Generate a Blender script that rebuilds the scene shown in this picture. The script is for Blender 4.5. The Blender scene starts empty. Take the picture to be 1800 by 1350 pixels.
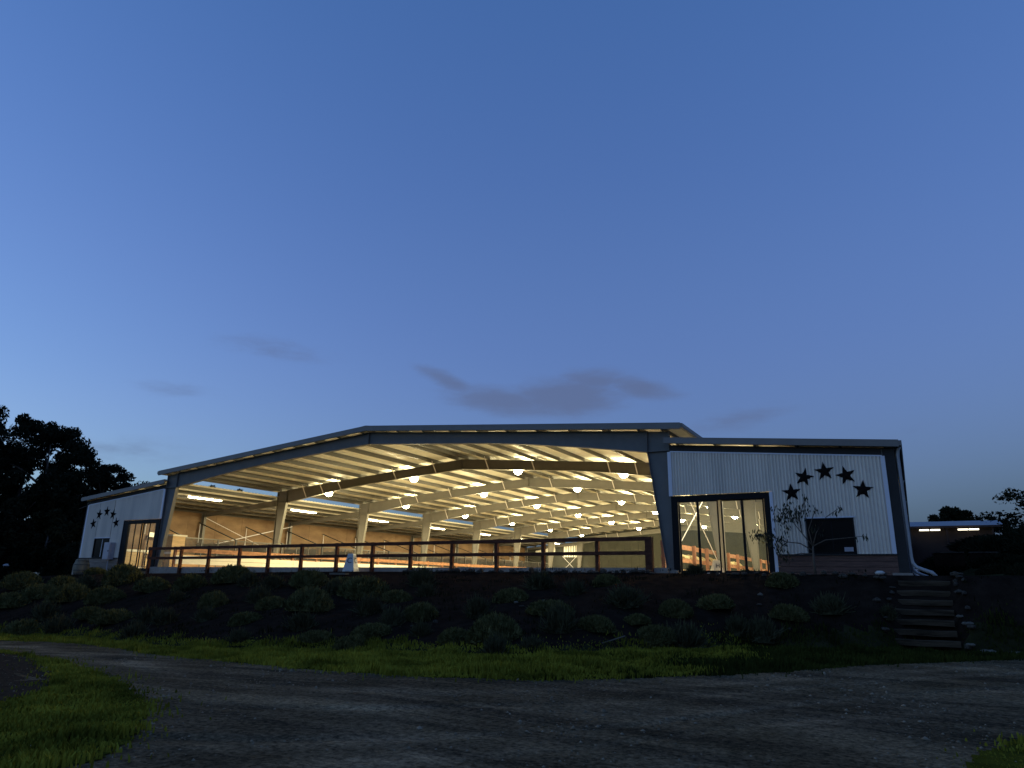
import bpy, bmesh, math, random
import numpy as np
from mathutils import Matrix, Vector

random.seed(7)
rng = np.random.default_rng(7)
S = bpy.context.scene
COL = S.collection
PI = math.pi

# ------------------------------------------------------------------ camera
CAMPOS = Vector((23.092, -26.935, -0.169))
YAW, PITCH, ROLL = 0.507915, 0.27495, -0.016688
cam = bpy.data.cameras.new('camera')
cam.sensor_width = 36.0
cam.lens = 1239.0 / 1800 * 36
cam.clip_start, cam.clip_end = 0.1, 5000
cam_ob = bpy.data.objects.new('camera', cam)
COL.objects.link(cam_ob)
_rt = Vector((math.cos(YAW), math.sin(YAW), 0)); _fw = Vector((-math.sin(YAW), math.cos(YAW), 0)); _up = Vector((0, 0, 1))
_F = _fw * math.cos(PITCH) + _up * math.sin(PITCH); _U = -_fw * math.sin(PITCH) + _up * math.cos(PITCH)
_R2 = _rt * math.cos(ROLL) - _U * math.sin(ROLL); _U2 = _rt * math.sin(ROLL) + _U * math.cos(ROLL)
_m = Matrix((_R2, _U2, -_F)).transposed().to_4x4(); _m.translation = CAMPOS
cam_ob.matrix_world = _m
S.camera = cam_ob

# ------------------------------------------------------------------ dusk sky
w = bpy.data.worlds.new('World'); S.world = w; w.use_nodes = True
nt = w.node_tree; N = nt.nodes; LK = nt.links
sky = N.new('ShaderNodeTexSky'); sky.sky_type = 'NISHITA'; sky.sun_disc = False
sky.sun_elevation = math.radians(-2.0); sky.sun_rotation = math.radians(-118)
sky.ozone_density = 3.0; sky.air_density = 1.0; sky.dust_density = 0.5
bg = N['Background']

def wmath(op, a, b=None, c=None):
    n = N.new('ShaderNodeMath'); n.operation = op
    for i, v in enumerate((a, b, c)):
        if v is None: continue
        if isinstance(v, (int, float)): n.inputs[i].default_value = v
        else: LK.new(v, n.inputs[i])
    return n.outputs[0]

def wmix(kind, fac, a, b):
    n = N.new('ShaderNodeMixRGB'); n.blend_type = kind
    for i, v in enumerate((fac, a, b)):
        if isinstance(v, (int, float)): n.inputs[i].default_value = v
        elif isinstance(v, tuple): n.inputs[i].default_value = (*v, 1)
        else: LK.new(v, n.inputs[i])
    return n.outputs[0]

SKY_GAIN = 2.7
sky_c = wmix('MULTIPLY', 1.0, sky.outputs[0], (SKY_GAIN * .97, SKY_GAIN, SKY_GAIN * .98))
sky_c = wmix('ADD', 1.0, sky_c, (.016, .046, .126))
_sp = N.new('ShaderNodeSeparateColor'); LK.new(sky_c, _sp.inputs[0])
_b = wmath('MULTIPLY', _sp.outputs[2], 1.13); _b = wmath('DIVIDE', _b, wmath('ADD', wmath('MULTIPLY', _b, .30), 1.0))
_tc = N.new('ShaderNodeTexCoord'); _sx = N.new('ShaderNodeSeparateXYZ'); LK.new(_tc.outputs['Generated'], _sx.inputs[0])
_g = wmath('MULTIPLY', _sp.outputs[1], 1.08)
_g = wmath('DIVIDE', _g, wmath('ADD', wmath('MULTIPLY', _g, .10), 1.0))
_g = wmath('MAXIMUM', _g, wmath('MULTIPLY', _b, wmath('SUBTRACT', .50, wmath('MULTIPLY', wmath('MAXIMUM', _sx.outputs[2], 0.0), .22))))
_glow = wmath('MAXIMUM', wmath('SUBTRACT', _sp.outputs[2], 1.05), 0.0)
_g = wmath('MINIMUM', _g, wmath('ADD', wmath('MULTIPLY', _b, .72), _glow))
_r = wmath('MINIMUM', wmath('MULTIPLY', _sp.outputs[0], 1.08), wmath('ADD', wmath('MULTIPLY', _g, wmath('SUBTRACT', .66, wmath('MULTIPLY', wmath('MAXIMUM', _sx.outputs[2], 0.0), .36))), _glow))
_cc = N.new('ShaderNodeCombineColor')
for _i, _v in enumerate((_r, _g, _b)): LK.new(_v, _cc.inputs[_i])
sky_c = _cc.outputs[0]
# dusk clouds: soft streaks of noise at a few bearings / heights in the sky
tc = N.new('ShaderNodeTexCoord')
sep = N.new('ShaderNodeSeparateXYZ'); LK.new(tc.outputs['Generated'], sep.inputs[0])
az = wmath('ARCTAN2', sep.outputs[0], sep.outputs[1])
el = wmath('ARCSINE', sep.outputs[2])
cmb = N.new('ShaderNodeCombineXYZ')
LK.new(wmath('MULTIPLY', az, 13.0), cmb.inputs[0]); LK.new(wmath('MULTIPLY', el, 42.0), cmb.inputs[1])
nz = N.new('ShaderNodeTexNoise'); nz.inputs['Scale'].default_value = 1.6; nz.inputs['Detail'].default_value = 9; nz.inputs['Roughness'].default_value = .62
LK.new(cmb.outputs[0], nz.inputs['Vector'])
CLOUDS = [  # bearing, elevation, half width, half height, tilt, density
    (-0.600, 0.2750, .060, .013, -.38, .95), (-0.520, 0.2500, .090, .021, -.10, 1.15), (-0.430, 0.2560, .095, .030, .05, 1.2),
    (-0.390, 0.2800, .060, .020, .0, .95), (-0.325, 0.2690, .065, .017, -.22, 1.0), (-0.850, 0.3020, .095, .020, -.05, .60),
    (-0.190, 0.2180, .090, .018, .15, .66), (-0.97, 0.235, .07, .016, .0, .52), (-1.02, 0.150, .11, .022, .1, .55), (0.02, 0.19, .07, .02, .2, .3)]
tot = None
for (a0, e0, sa, se, tl, den) in CLOUDS:
    da = wmath('SUBTRACT', az, a0); de = wmath('SUBTRACT', el, e0)
    ct, st = math.cos(tl), math.sin(tl)
    u = wmath('ADD', wmath('MULTIPLY', da, ct), wmath('MULTIPLY', de, st))
    v = wmath('SUBTRACT', wmath('MULTIPLY', de, ct), wmath('MULTIPLY', da, st))
    q = wmath('ADD', wmath('POWER', wmath('ABSOLUTE', wmath('DIVIDE', u, sa)), 2.0), wmath('POWER', wmath('ABSOLUTE', wmath('DIVIDE', v, se)), 2.0))
    g = wmath('MULTIPLY', wmath('EXPONENT', wmath('MULTIPLY', q, -0.9)), den)
    tot = g if tot is None else wmath('MAXIMUM', tot, g)
mr = N.new('ShaderNodeMapRange'); mr.interpolation_type = 'SMOOTHSTEP'
mr.inputs['From Min'].default_value = .42; mr.inputs['From Max'].default_value = 1.05
LK.new(wmath('ADD', wmath('MULTIPLY', nz.outputs[0], .55), wmath('MULTIPLY', tot, .72)), mr.inputs['Value'])
cl = wmath('MULTIPLY', wmath('MULTIPLY', mr.outputs[0], wmath('MINIMUM', wmath('MULTIPLY', tot, 2.2), 1.0)), .60)
sky_c = wmix('MIX', cl, sky_c, (.104, .127, .218))
LK.new(sky_c, bg.inputs[0]); bg.inputs[1].default_value = 1.0

S.view_settings.view_transform = 'Standard'
S.view_settings.look = 'None'
S.view_settings.exposure = 0.0
S.view_settings.gamma = 1.0
S.render.engine = 'CYCLES'
S.cycles.use_denoising = True
S.cycles.max_bounces = 6
S.cycles.diffuse_bounces = 3
S.cycles.transparent_max_bounces = 12
S.cycles.sample_clamp_indirect = 6.0

# ------------------------------------------------------------------ materials
def principled(name, col, rough=.6, metal=0.0, noise=0.0, nscale=4.0, bump=0.0, bscale=30.0, spec=.5, stretch=(1, 1, 1), col2=None, detail=6):
    m = bpy.data.materials.new(name); m.use_nodes = True
    n = m.node_tree.nodes; l = m.node_tree.links; b = n['Principled BSDF']
    b.inputs['Base Color'].default_value = (*col, 1); b.inputs['Roughness'].default_value = rough
    b.inputs['Metallic'].default_value = metal; b.inputs['Specular IOR Level'].default_value = spec
    if noise or bump or col2:
        t = n.new('ShaderNodeTexCoord'); mp = n.new('ShaderNodeMapping'); mp.inputs['Scale'].default_value = stretch
        l.new(t.outputs['Object'], mp.inputs[0])
    if noise or col2:
        z = n.new('ShaderNodeTexNoise'); z.inputs['Scale'].default_value = nscale; z.inputs['Detail'].default_value = detail; z.inputs['Roughness'].default_value = .62
        l.new(mp.outputs[0], z.inputs['Vector'])
        r = n.new('ShaderNodeValToRGB')
        c2 = col2 if col2 else tuple(c * (1 + noise) for c in col)
        c1 = col if col2 else tuple(c * (1 - noise) for c in col)
        r.color_ramp.elements[0].position = .32; r.color_ramp.elements[1].position = .68
        r.color_ramp.elements[0].color = (*c1, 1); r.color_ramp.elements[1].color = (*[min(1, c) for c in c2], 1)
        l.new(z.outputs[0], r.inputs[0]); l.new(r.outputs[0], b.inputs['Base Color'])
    if bump:
        z2 = n.new('ShaderNodeTexNoise'); z2.inputs['Scale'].default_value = bscale; z2.inputs['Detail'].default_value = 5
        l.new(mp.outputs[0], z2.inputs['Vector'])
        bp = n.new('ShaderNodeBump'); bp.inputs['Strength'].default_value = min(1, bump); bp.inputs['Distance'].default_value = .05
        l.new(z2.outputs[0], bp.inputs['Height']); l.new(bp.outputs[0], b.inputs['Normal'])
    return m

def emitter(name, col, strength):
    m = bpy.data.materials.new(name); m.use_nodes = True
    b = m.node_tree.nodes['Principled BSDF']
    b.inputs['Base Color'].default_value = (.8, .8, .8, 1)
    b.inputs['Emission Color'].default_value = (*col, 1); b.inputs['Emission Strength'].default_value = strength
    return m

def glow_lens(name, col, strength):
    m = bpy.data.materials.new(name); m.use_nodes = True
    n = m.node_tree.nodes; l = m.node_tree.links; n.remove(n['Principled BSDF'])
    tr = n.new('ShaderNodeBsdfTransparent'); em = n.new('ShaderNodeEmission'); em.inputs[0].default_value = (*col, 1); em.inputs[1].default_value = strength
    ad = n.new('ShaderNodeAddShader'); l.new(tr.outputs[0], ad.inputs[0]); l.new(em.outputs[0], ad.inputs[1]); l.new(ad.outputs[0], n['Material Output'].inputs[0])
    return m
def glass(name, tint=(.95, .97, .96)):
    m = bpy.data.materials.new(name); m.use_nodes = True
    n = m.node_tree.nodes; l = m.node_tree.links; n.remove(n['Principled BSDF'])
    tr = n.new('ShaderNodeBsdfTransparent'); tr.inputs[0].default_value = (*tint, 1)
    gl = n.new('ShaderNodeBsdfGlossy'); gl.inputs['Roughness'].default_value = .02
    fr = n.new('ShaderNodeLayerWeight'); fr.inputs[0].default_value = .5
    pw = n.new('ShaderNodeMath'); pw.operation = 'POWER'; pw.inputs[1].default_value = 5.0; l.new(fr.outputs['Facing'], pw.inputs[0])
    ml = n.new('ShaderNodeMath'); ml.operation = 'MULTIPLY_ADD'; ml.inputs[1].default_value = .5; ml.inputs[2].default_value = .025; l.new(pw.outputs[0], ml.inputs[0])
    mx = n.new('ShaderNodeMixShader')
    l.new(ml.outputs[0], mx.inputs[0]); l.new(tr.outputs[0], mx.inputs[1]); l.new(gl.outputs[0], mx.inputs[2])
    l.new(mx.outputs[0], n['Material Output'].inputs[0])
    return m

M = {
    'steel': principled('painted frame steel', (.185, .175, .155), .6, noise=.08, nscale=2, spec=.15),
    'darksteel': principled('charcoal steel trim', (.045, .041, .038), .6, noise=.1, nscale=3, spec=.1),
    'black': principled('black door metal', (.014, .0135, .013), .6, spec=.1),
    'purlin': principled('galvanised purlin', (.08, .076, .064), .6, noise=.1, nscale=1.5),
    'rooflin': principled('white roof lining', (.72, .69, .58), .5, noise=.05, nscale=.8),
    'rooftrim': principled('grey roof trim', (.24, .21, .18), .5, noise=.06, nscale=2, spec=.25),
    'clad': principled('white corrugated steel', (.88, .75, .60), .45, noise=.13, nscale=1.6, stretch=(1, 1, .12)),
    'whitetrim': principled('white corner trim', (.80, .76, .77), .5, noise=.04),
    'wainscot': principled('red brown boards', (.15, .075, .05), .75, noise=.4, nscale=6, bump=.3, stretch=(.3, 1, 3)),
    'wainscot2': principled('tan boards', (.26, .2, .15), .75, noise=.3, nscale=6, bump=.3, stretch=(.3, 1, 3)),
    'plywood': principled('plywood lining', (.13, .072, .034), .75, noise=.35, nscale=1.1, bump=.15, col2=(.235, .145, .072), stretch=(1, .6, 1.6)),
    'pine': principled('pale pine boards', (.62, .44, .24), .65, noise=.18, nscale=5, bump=.2, stretch=(1, .4, 2)),
    'whiteboard': principled('white kick boards', (.86, .82, .70), .6, noise=.06, nscale=3, stretch=(1, .4, 1)),
    'shaderail': principled('shaded front rail', (.105, .042, .025), .75, spec=.05, noise=.35, nscale=7, bump=.3, bscale=18, stretch=(.4, .4, 1)),  # same wood as the side fences, darkened to paint in the unlit front
    'redwood': principled('redwood fence rail', (.36, .17, .085), .7, noise=.35, nscale=7, bump=.3, bscale=18, stretch=(.4, .4, 1)),
    'redpost': principled('redwood fence post', (.26, .12, .065), .7, noise=.35, nscale=7, bump=.3, bscale=18, stretch=(1, 1, .3)),
    'stall': principled('dark stall steel', (.045, .042, .04), .5, noise=.15),
    'stallwood': principled('stall boards', (.24, .14, .07), .7, noise=.3, nscale=4, stretch=(1, .3, 2)),
    'endwall': principled('grey end wall sheeting', (.055, .056, .048), .8, noise=.12, nscale=1, spec=0.0),
    'navy': principled('dark side wall', (.03, .032, .045), .5, noise=.15, nscale=2),
    'concrete': principled('concrete', (.33, .27, .215), .85, noise=.2, nscale=5, bump=.35, bscale=25),
    'sand': principled('arena sand', (.40, .32, .22), .95, noise=.15, nscale=3, bump=.5, bscale=12),
    'pvc': principled('white downspout', (.42, .40, .38), .4, noise=.06),
    'star': principled('rusted star plate', (.016, .012, .011), .75, noise=.3, nscale=9, bump=.1, spec=0.0),
    'glass': glass('door glass'),
    'darkglass': principled('window glass', (.006, .006, .007), .15, spec=.06),
    'utility': principled('blue grey cabinet', (.46, .42, .44), .5, noise=.1),
    'letterwhite': principled('white marker paint', (.58, .54, .47), .5, noise=.04),
    'letterblack': principled('black letter paint', (.015, .015, .018), .5),
    'cloth': principled('cream pole', (.72, .60, .34), .8, noise=.15, nscale=8, bump=.3),
    'barrel': principled('oak stave', (.20, .17, .11), .75, noise=.3, nscale=7, bump=.3, stretch=(1, 1, .2)),
    'hoop': principled('barrel hoop', (.06, .055, .05), .5, noise=.3),
    'housing': principled('lamp housing', (.5, .5, .48), .4, metal=.3),
    'lens': glow_lens('lamp lens', (1, .89, .55), 30),
    'tube': emitter('fluorescent tube', (1, .87, .55), 36),
    'barntube': emitter('barn tube', (1, .90, .66), 3),
    'eavepaint': principled('barn eave wood', (.02, .011, .009), .8, noise=.2),
    'barnroof': principled('barn roof metal', (.20, .205, .22), .5, noise=.1, nscale=.8),
    'canvas': principled('white canvas', (.80, .80, .82), .7),
    'soil': principled('bank soil', (.014, .0095, .0070), .95, noise=.4, nscale=2.5, bump=.8, bscale=9, col2=(.030, .020, .014), spec=0.0),
    'ground': principled('dark turf ground', (.022, .022, .010), .95, noise=.3, nscale=1.2, bump=.7, bscale=8, col2=(.045, .04, .018), spec=0.0),
    'mulch': principled('bark mulch', (.030, .020, .013), .95, nscale=14, bump=1, bscale=30, col2=(.09, .062, .040), spec=0.0),
    'stone': principled('field stone', (.075, .062, .048), .9, spec=0.0, noise=.4, nscale=5, bump=.5, bscale=14),
    'palestone': principled('pale field stone', (.14, .122, .095), .9, spec=0.0, noise=.2, nscale=5, bump=.4, bscale=14),
    'timber': principled('weathered step timber', (.07, .052, .034), .9, spec=0.0, noise=.55, nscale=4, bump=.5, bscale=20, stretch=(.25, 1, 2)),
    'bark': principled('bark', (.12, .095, .075), .9, noise=.35, nscale=6, bump=.5, bscale=15, stretch=(1, 1, .2)),
    'sapbark': principled('sapling bark', (.13, .10, .075), .85, noise=.2, nscale=9, spec=0.0),
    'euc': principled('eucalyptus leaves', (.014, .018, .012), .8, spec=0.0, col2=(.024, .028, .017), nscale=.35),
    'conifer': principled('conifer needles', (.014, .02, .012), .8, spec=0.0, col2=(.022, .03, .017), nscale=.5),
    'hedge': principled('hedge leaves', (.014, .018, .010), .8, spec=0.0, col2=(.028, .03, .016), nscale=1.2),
    'mound': principled('santolina leaves', (.042, .044, .016), .9, spec=0.0, col2=(.17, .155, .06), nscale=5),
    'lav': principled('lavender leaves', (.036, .036, .019), .9, spec=0.0, col2=(.095, .09, .046), nscale=6),
    'sapleaf': principled('peach leaves', (.018, .022, .010), .6, spec=.2, col2=(.03, .034, .014), nscale=3),
}

def grass_material(name, a, b, scale):
    m = principled(name, a, .9, col2=b, nscale=scale, spec=0.0, detail=3)
    return m
M['grass'] = grass_material('verge grass', (.085, .085, .012), (.31, .285, .034), .8)

def road_material():
    m = bpy.data.materials.new('compacted gravel'); m.use_nodes = True
    n = m.node_tree.nodes; l = m.node_tree.links; b = n['Principled BSDF']; b.inputs['Roughness'].default_value = .93; b.inputs['Specular IOR Level'].default_value = 0.0
    t = n.new('ShaderNodeTexCoord')
    def noise(s, d, st=(1, 1, 1), rot=0):
        mp = n.new('ShaderNodeMapping'); mp.inputs['Scale'].default_value = st; mp.inputs['Rotation'].default_value = (0, 0, rot)
        l.new(t.outputs['Object'], mp.inputs[0])
        z = n.new('ShaderNodeTexNoise'); z.inputs['Scale'].default_value = s; z.inputs['Detail'].default_value = d; z.inputs['Roughness'].default_value = .65
        l.new(mp.outputs[0], z.inputs['Vector']); return z.outputs[0]
    def ramp(v, p0, c0, p1, c1):
        r = n.new('ShaderNodeValToRGB'); e = r.color_ramp.elements
        e[0].position, e[1].position = p0, p1; e[0].color = (*c0, 1); e[1].color = (*c1, 1); l.new(v, r.inputs[0]); return r.outputs[0]
    def mix(k, f, a, c):
        x = n.new('ShaderNodeMixRGB'); x.blend_type = k; x.inputs[0].default_value = f; l.new(a, x.inputs[1]); l.new(c, x.inputs[2]); return x.outputs[0]
    big = ramp(noise(.55, 5, (1, 1, 1)), .35, (.172, .134, .084), .68, (.29, .23, .150))
    track = ramp(noise(1.0, 5, (.16, 1.6, 1), .35), .38, (.55, .55, .57), .64, (1.35, 1.32, 1.25))
    c = mix('MULTIPLY', 1, big, track)
    fine = ramp(noise(17, 5), .32, (.35, .35, .36), .70, (1.75, 1.72, 1.66))
    c = mix('MULTIPLY', 1, c, fine)
    vo = n.new('ShaderNodeTexVoronoi'); vo.inputs['Scale'].default_value = 24; l.new(t.outputs['Object'], vo.inputs['Vector'])
    peb = ramp(vo.outputs['Distance'], .06, (1.45, 1.43, 1.4), .34, (.92, .92, .92))
    c = mix('MULTIPLY', .55, c, peb)
    at = n.new('ShaderNodeAttribute'); at.attribute_name = 'lane'
    mm = n.new('ShaderNodeMath'); mm.operation = 'MULTIPLY_ADD'; mm.inputs[1].default_value = .55; mm.inputs[2].default_value = .84; l.new(at.outputs['Fac'], mm.inputs[0])
    c = mix('MULTIPLY', 1, c, mm.outputs[0])
    l.new(c, b.inputs['Base Color'])
    hsum = mix('ADD', 1, mix('ADD', 1, noise(38, 4), noise(7, 4, (.35, 1.4, 1), .35)), noise(1.1, 3, (.25, 1.5, 1), .35))
    bp = n.new('ShaderNodeBump'); bp.inputs['Strength'].default_value = 1.0; bp.inputs['Distance'].default_value = .11
    l.new(hsum, bp.inputs['Height']); l.new(bp.outputs[0], b.inputs['Normal'])
    return m
M['road'] = road_material()

# ------------------------------------------------------------------ mesh helpers
class MB:
    def __init__(s): s.v = []; s.f = []
    def add(s, vs, fs):
        k = len(s.v); s.v += [tuple(v) for v in vs]; s.f += [tuple(i + k for i in f) for f in fs]; return s
    def box(s, x0, x1, y0, y1, z0, z1):
        vs = [(x, y, z) for z in (z0, z1) for y in (y0, y1) for x in (x0, x1)]
        return s.add(vs, [(0, 2, 3, 1), (4, 5, 7, 6), (0, 1, 5, 4), (2, 6, 7, 3), (0, 4, 6, 2), (1, 3, 7, 5)])
    def bar(s, a, b, wx, wz, up=(0, 0, 1)):
        a, b = Vector(a), Vector(b); d = (b - a).normalized(); u = Vector(up)
        if abs(d.dot(u)) > .98: u = Vector((0, 1, 0))
        r = d.cross(u).normalized(); u = r.cross(d).normalized()
        vs = [p + r * sx * wx / 2 + u * sz * wz / 2 for p in (a, b) for sz in (-1, 1) for sx in (-1, 1)]
        return s.add(vs, [(0, 2, 3, 1), (4, 5, 7, 6), (0, 1, 5, 4), (2, 6, 7, 3), (0, 4, 6, 2), (1, 3, 7, 5)])
    def tube(s, pts, r, n=8, cap=True):
        pts = [Vector(p) for p in pts]; rs = r if isinstance(r, (list, tuple)) else [r] * len(pts)
        vs = []; fs = []
        ref = Vector((.3, .1, .95)).normalized()
        for i, p in enumerate(pts):
            d = (pts[min(i + 1, len(pts) - 1)] - pts[max(i - 1, 0)]).normalized()
            q = ref if abs(d.dot(ref)) < .95 else Vector((1, 0, 0))
            a = d.cross(q).normalized(); b = a.cross(d).normalized()
            vs += [p + (a * math.cos(2 * PI * k / n) + b * math.sin(2 * PI * k / n)) * rs[i] for k in range(n)]
        for i in range(len(pts) - 1):
            for k in range(n):
                fs.append((i * n + k, i * n + (k + 1) % n, (i + 1) * n + (k + 1) % n, (i + 1) * n + k))
        if cap: fs += [tuple(range(n))[::-1], tuple(range((len(pts) - 1) * n, len(pts) * n))]
        return s.add(vs, fs)
    def lathe(s, prof, n=16, c=(0, 0, 0)):
        vs = [(c[0] + r * math.cos(2 * PI * k / n), c[1] + r * math.sin(2 * PI * k / n), c[2] + z) for r, z in prof for k in range(n)]
        fs = [(i * n + k, i * n + (k + 1) % n, (i + 1) * n + (k + 1) % n, (i + 1) * n + k) for i in range(len(prof) - 1) for k in range(n)]
        fs += [tuple(range(n))[::-1], tuple(range((len(prof) - 1) * n, len(prof) * n))]
        return s.add(vs, fs)
    def prism(s, poly, axis, a, b):
        """extrude a 2-D polygon along axis 'x'|'y'|'z' from a to b"""
        n = len(poly)
        def P(u, v, t): return {'y': (u, t, v), 'x': (t, u, v), 'z': (u, v, t)}[axis]
        vs = [P(u, v, a) for u, v in poly] + [P(u, v, b) for u, v in poly]
        return s.add(vs, [tuple(range(n)), tuple(range(n, 2 * n))[::-1]] + [(i, i + n, (i + 1) % n + n, (i + 1) % n) for i in range(n)])
    def mesh(s, name, mat, smooth=False):
        me = bpy.data.meshes.new(name); me.from_pydata(s.v, [], s.f); me.materials.append(M[mat] if isinstance(mat, str) else mat)
        bm = bmesh.new(); bm.from_mesh(me); bmesh.ops.recalc_face_normals(bm, faces=bm.faces); bm.to_mesh(me); bm.free()
        if smooth: me.polygons.foreach_set('use_smooth', [True] * len(me.polygons))
        me.update(); return me
    def build(s, name, mat, parent=None, smooth=False): return put(name, s.mesh(name, mat, smooth), parent)

def put(name, me, parent=None, loc=None, rz=0, sc=None):
    o = bpy.data.objects.new(name, me); COL.objects.link(o)
    if parent: o.parent = parent
    if loc is not None: o.location = loc
    if rz: o.rotation_euler = (0, 0, rz)
    if sc is not None: o.scale = sc if isinstance(sc, tuple) else (sc, sc, sc)
    return o
def tag(o, label=None, cat=None, group=None, kind=None):
    if label: o['label'] = label
    if cat: o['category'] = cat
    if group: o['group'] = group
    if kind: o['kind'] = kind
    return o
def empty(name, loc=(0, 0, 0), rz=0):
    o = bpy.data.objects.new(name, None); COL.objects.link(o); o.location = loc; o.rotation_euler = (0, 0, rz); return o
def copy_tree(o, parent=None):
    c = o.copy(); COL.objects.link(c)
    if parent: c.parent = parent
    for ch in list(o.children): copy_tree(ch, c)
    return c
def np_mesh(name, verts, faces, mat, smooth=False):
    """verts (n,3), faces (m,k) arrays -> mesh, fast"""
    verts = np.asarray(verts, np.float32); faces = np.asarray(faces, np.int32); m, k = faces.shape
    me = bpy.data.meshes.new(name); me.vertices.add(len(verts)); me.vertices.foreach_set('co', verts.ravel())
    me.loops.add(m * k); me.loops.foreach_set('vertex_index', faces.ravel())
    me.polygons.add(m); me.polygons.foreach_set('loop_start', np.arange(0, m * k, k, dtype=np.int32))
    me.materials.append(M[mat])
    if smooth: me.polygons.foreach_set('use_smooth', np.ones(m, bool))
    me.update(calc_edges=True); me.validate(); return me
ORD = ['first', 'second', 'third', 'fourth', 'fifth', 'sixth', 'seventh', 'eighth', 'ninth', 'tenth', 'eleventh', 'twelfth', 'thirteenth', 'fourteenth', 'fifteenth', 'sixteenth', 'seventeenth', 'eighteenth', 'nineteenth', 'twentieth']
ORD += [t + '-' + o for t in ('twenty', 'thirty', 'forty') for o in ORD[:9]]

# ------------------------------------------------------------------ terrain
TX = [-60, -12.08, -4.38, 4.16, 9.5, 12.3, 15.45, 16.81, 18.74, 21.37, 23.4, 26, 60]
TY = [-8, -9.19, -10.1, -12.8, -12.4, -12.2, -12.4, -9.9, -6.7, -4.8, -4.0, -3.6, -3.5]
ZX = [-60, -40, -24, -20, -14, -10, 0, 10, 24, 60]; ZT = [-2.2, -1.2, -.25, -.1, 0, .05, .2, .25, .25, .25]
def zbase(x): return -1.77 - .035 * np.clip(16 - np.asarray(x, float), 0, 60)
def wob(x, y): return .5 * np.sin(x * 1.7 + y * .9) + .3 * np.sin(x * 3.1 - y * 2.3 + 1) + .2 * np.sin(5.3 * x + 4.1 * y)
def hgt(x, y):
    x = np.asarray(x, float); y = np.asarray(y, float)
    t = np.interp(x, TX, TY); top = -1.9
    s = np.clip((y - t) / (top - t), 0, 1); b = zbase(x)
    z = b + .05 + (np.interp(x, ZX, ZT) - b - .05) * s ** .85
    z = np.where(s <= 0, b, z + .05 * wob(x, y) * np.minimum(1, 6 * s * (1 - s)))
    cut = np.clip((x - 22.2) / .35, 0, 1) * np.clip((24.25 - x) / .35, 0, 1) * np.clip((y + 4.6) / .8, 0, 1) * np.clip((-1.35 - y) / .3, 0, 1)
    z = z - .55 * cut
    rise = np.clip((x - 24) / 4, 0, 1) * np.clip(.075 * (y + 1.9), 0, 2.2)
    return z + np.where(y > -1.9, rise, 0)
def axis_samples(a, b, step, lo, hi):
    core = np.arange(a, b + 1e-6, step); out = []; v = a; d = step
    while v > lo: d *= 1.35; v -= d; out.append(max(v, lo))
    left = out[::-1]; out = []; v = b; d = step
    while v < hi: d *= 1.35; v += d; out.append(min(v, hi))
    return np.unique(np.concatenate([left, core, out]))
gx = axis_samples(-28, 34, .3, -1500, 1500); gy = axis_samples(-29, 0, .25, -1500, 1500)
X, Y = np.meshgrid(gx, gy); Z = hgt(X, Y)
# under the building the ground is cut a little below the slab
Z = np.where((np.abs(X) < 22.4) & (Y > .2) & (Y < 60), np.minimum(Z, -.05), Z)
idx = np.arange(X.size).reshape(X.shape)
quads = np.stack([idx[:-1, :-1], idx[:-1, 1:], idx[1:, 1:], idx[1:, :-1]], -1).reshape(-1, 4)
g = put('ground', np_mesh('ground', np.stack([X, Y, Z], -1).reshape(-1, 3), quads, 'ground', True)); tag(g, kind='structure')
g.data.materials.append(M['soil'])
cx = X[:-1, :-1].ravel() + .1; cy = Y[:-1, :-1].ravel() + .1
tt = np.interp(cx, TX, TY)
g.data.polygons.foreach_set('material_index', ((cy > tt + .5) & (cy < -1.2) & (cx < 27)).astype(np.int32))

FX = [-40, -5.99, -3.09, -.2, 7.24, 11.02, 13.86, 15.83, 17.16, 18.66, 20.14, 21.79, 23.88, 25.18, 27, 45]
FY = [-11.5, -12.22, -12.34, -12.62, -15.05, -15.86, -16.47, -16.62, -16.12, -14.89, -13.08, -10.28, -7.42, -5.8, -5.2, -5.0]
ISL = [(-14, -14.9), (.5, -15.44), (4.97, -16.62), (10.52, -18.69), (13.7, -20.24), (15.38, -21.36), (16.29, -22.2), (16.8, -22.9), (16.9, -25), (15.5, -28), (4, -30), (-14, -28)]
MUL = [(-14, -15.6), (1.23, -15.81), (3.69, -16.35), (8.64, -18.55), (11.4, -20.2), (12.4, -21.4), (12.2, -23), (9, -25), (-14, -25)]
RB = [(23.25, -19.2), (23.4, -18.3), (23.75, -17.3), (24.4, -16.0), (26, -13.5), (40, -12), (40, -26), (25, -24), (23.3, -21)]
def inside(px, py, poly):
    c = np.zeros(np.shape(px), bool); n = len(poly)
    for i in range(n):
        x1, y1 = poly[i]; x2, y2 = poly[(i + 1) % n]
        k = ((y1 > py) != (y2 > py)) & (px < (x2 - x1) * (py - y1) / (y2 - y1 + 1e-12) + x1)
        c ^= k
    return c
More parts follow.
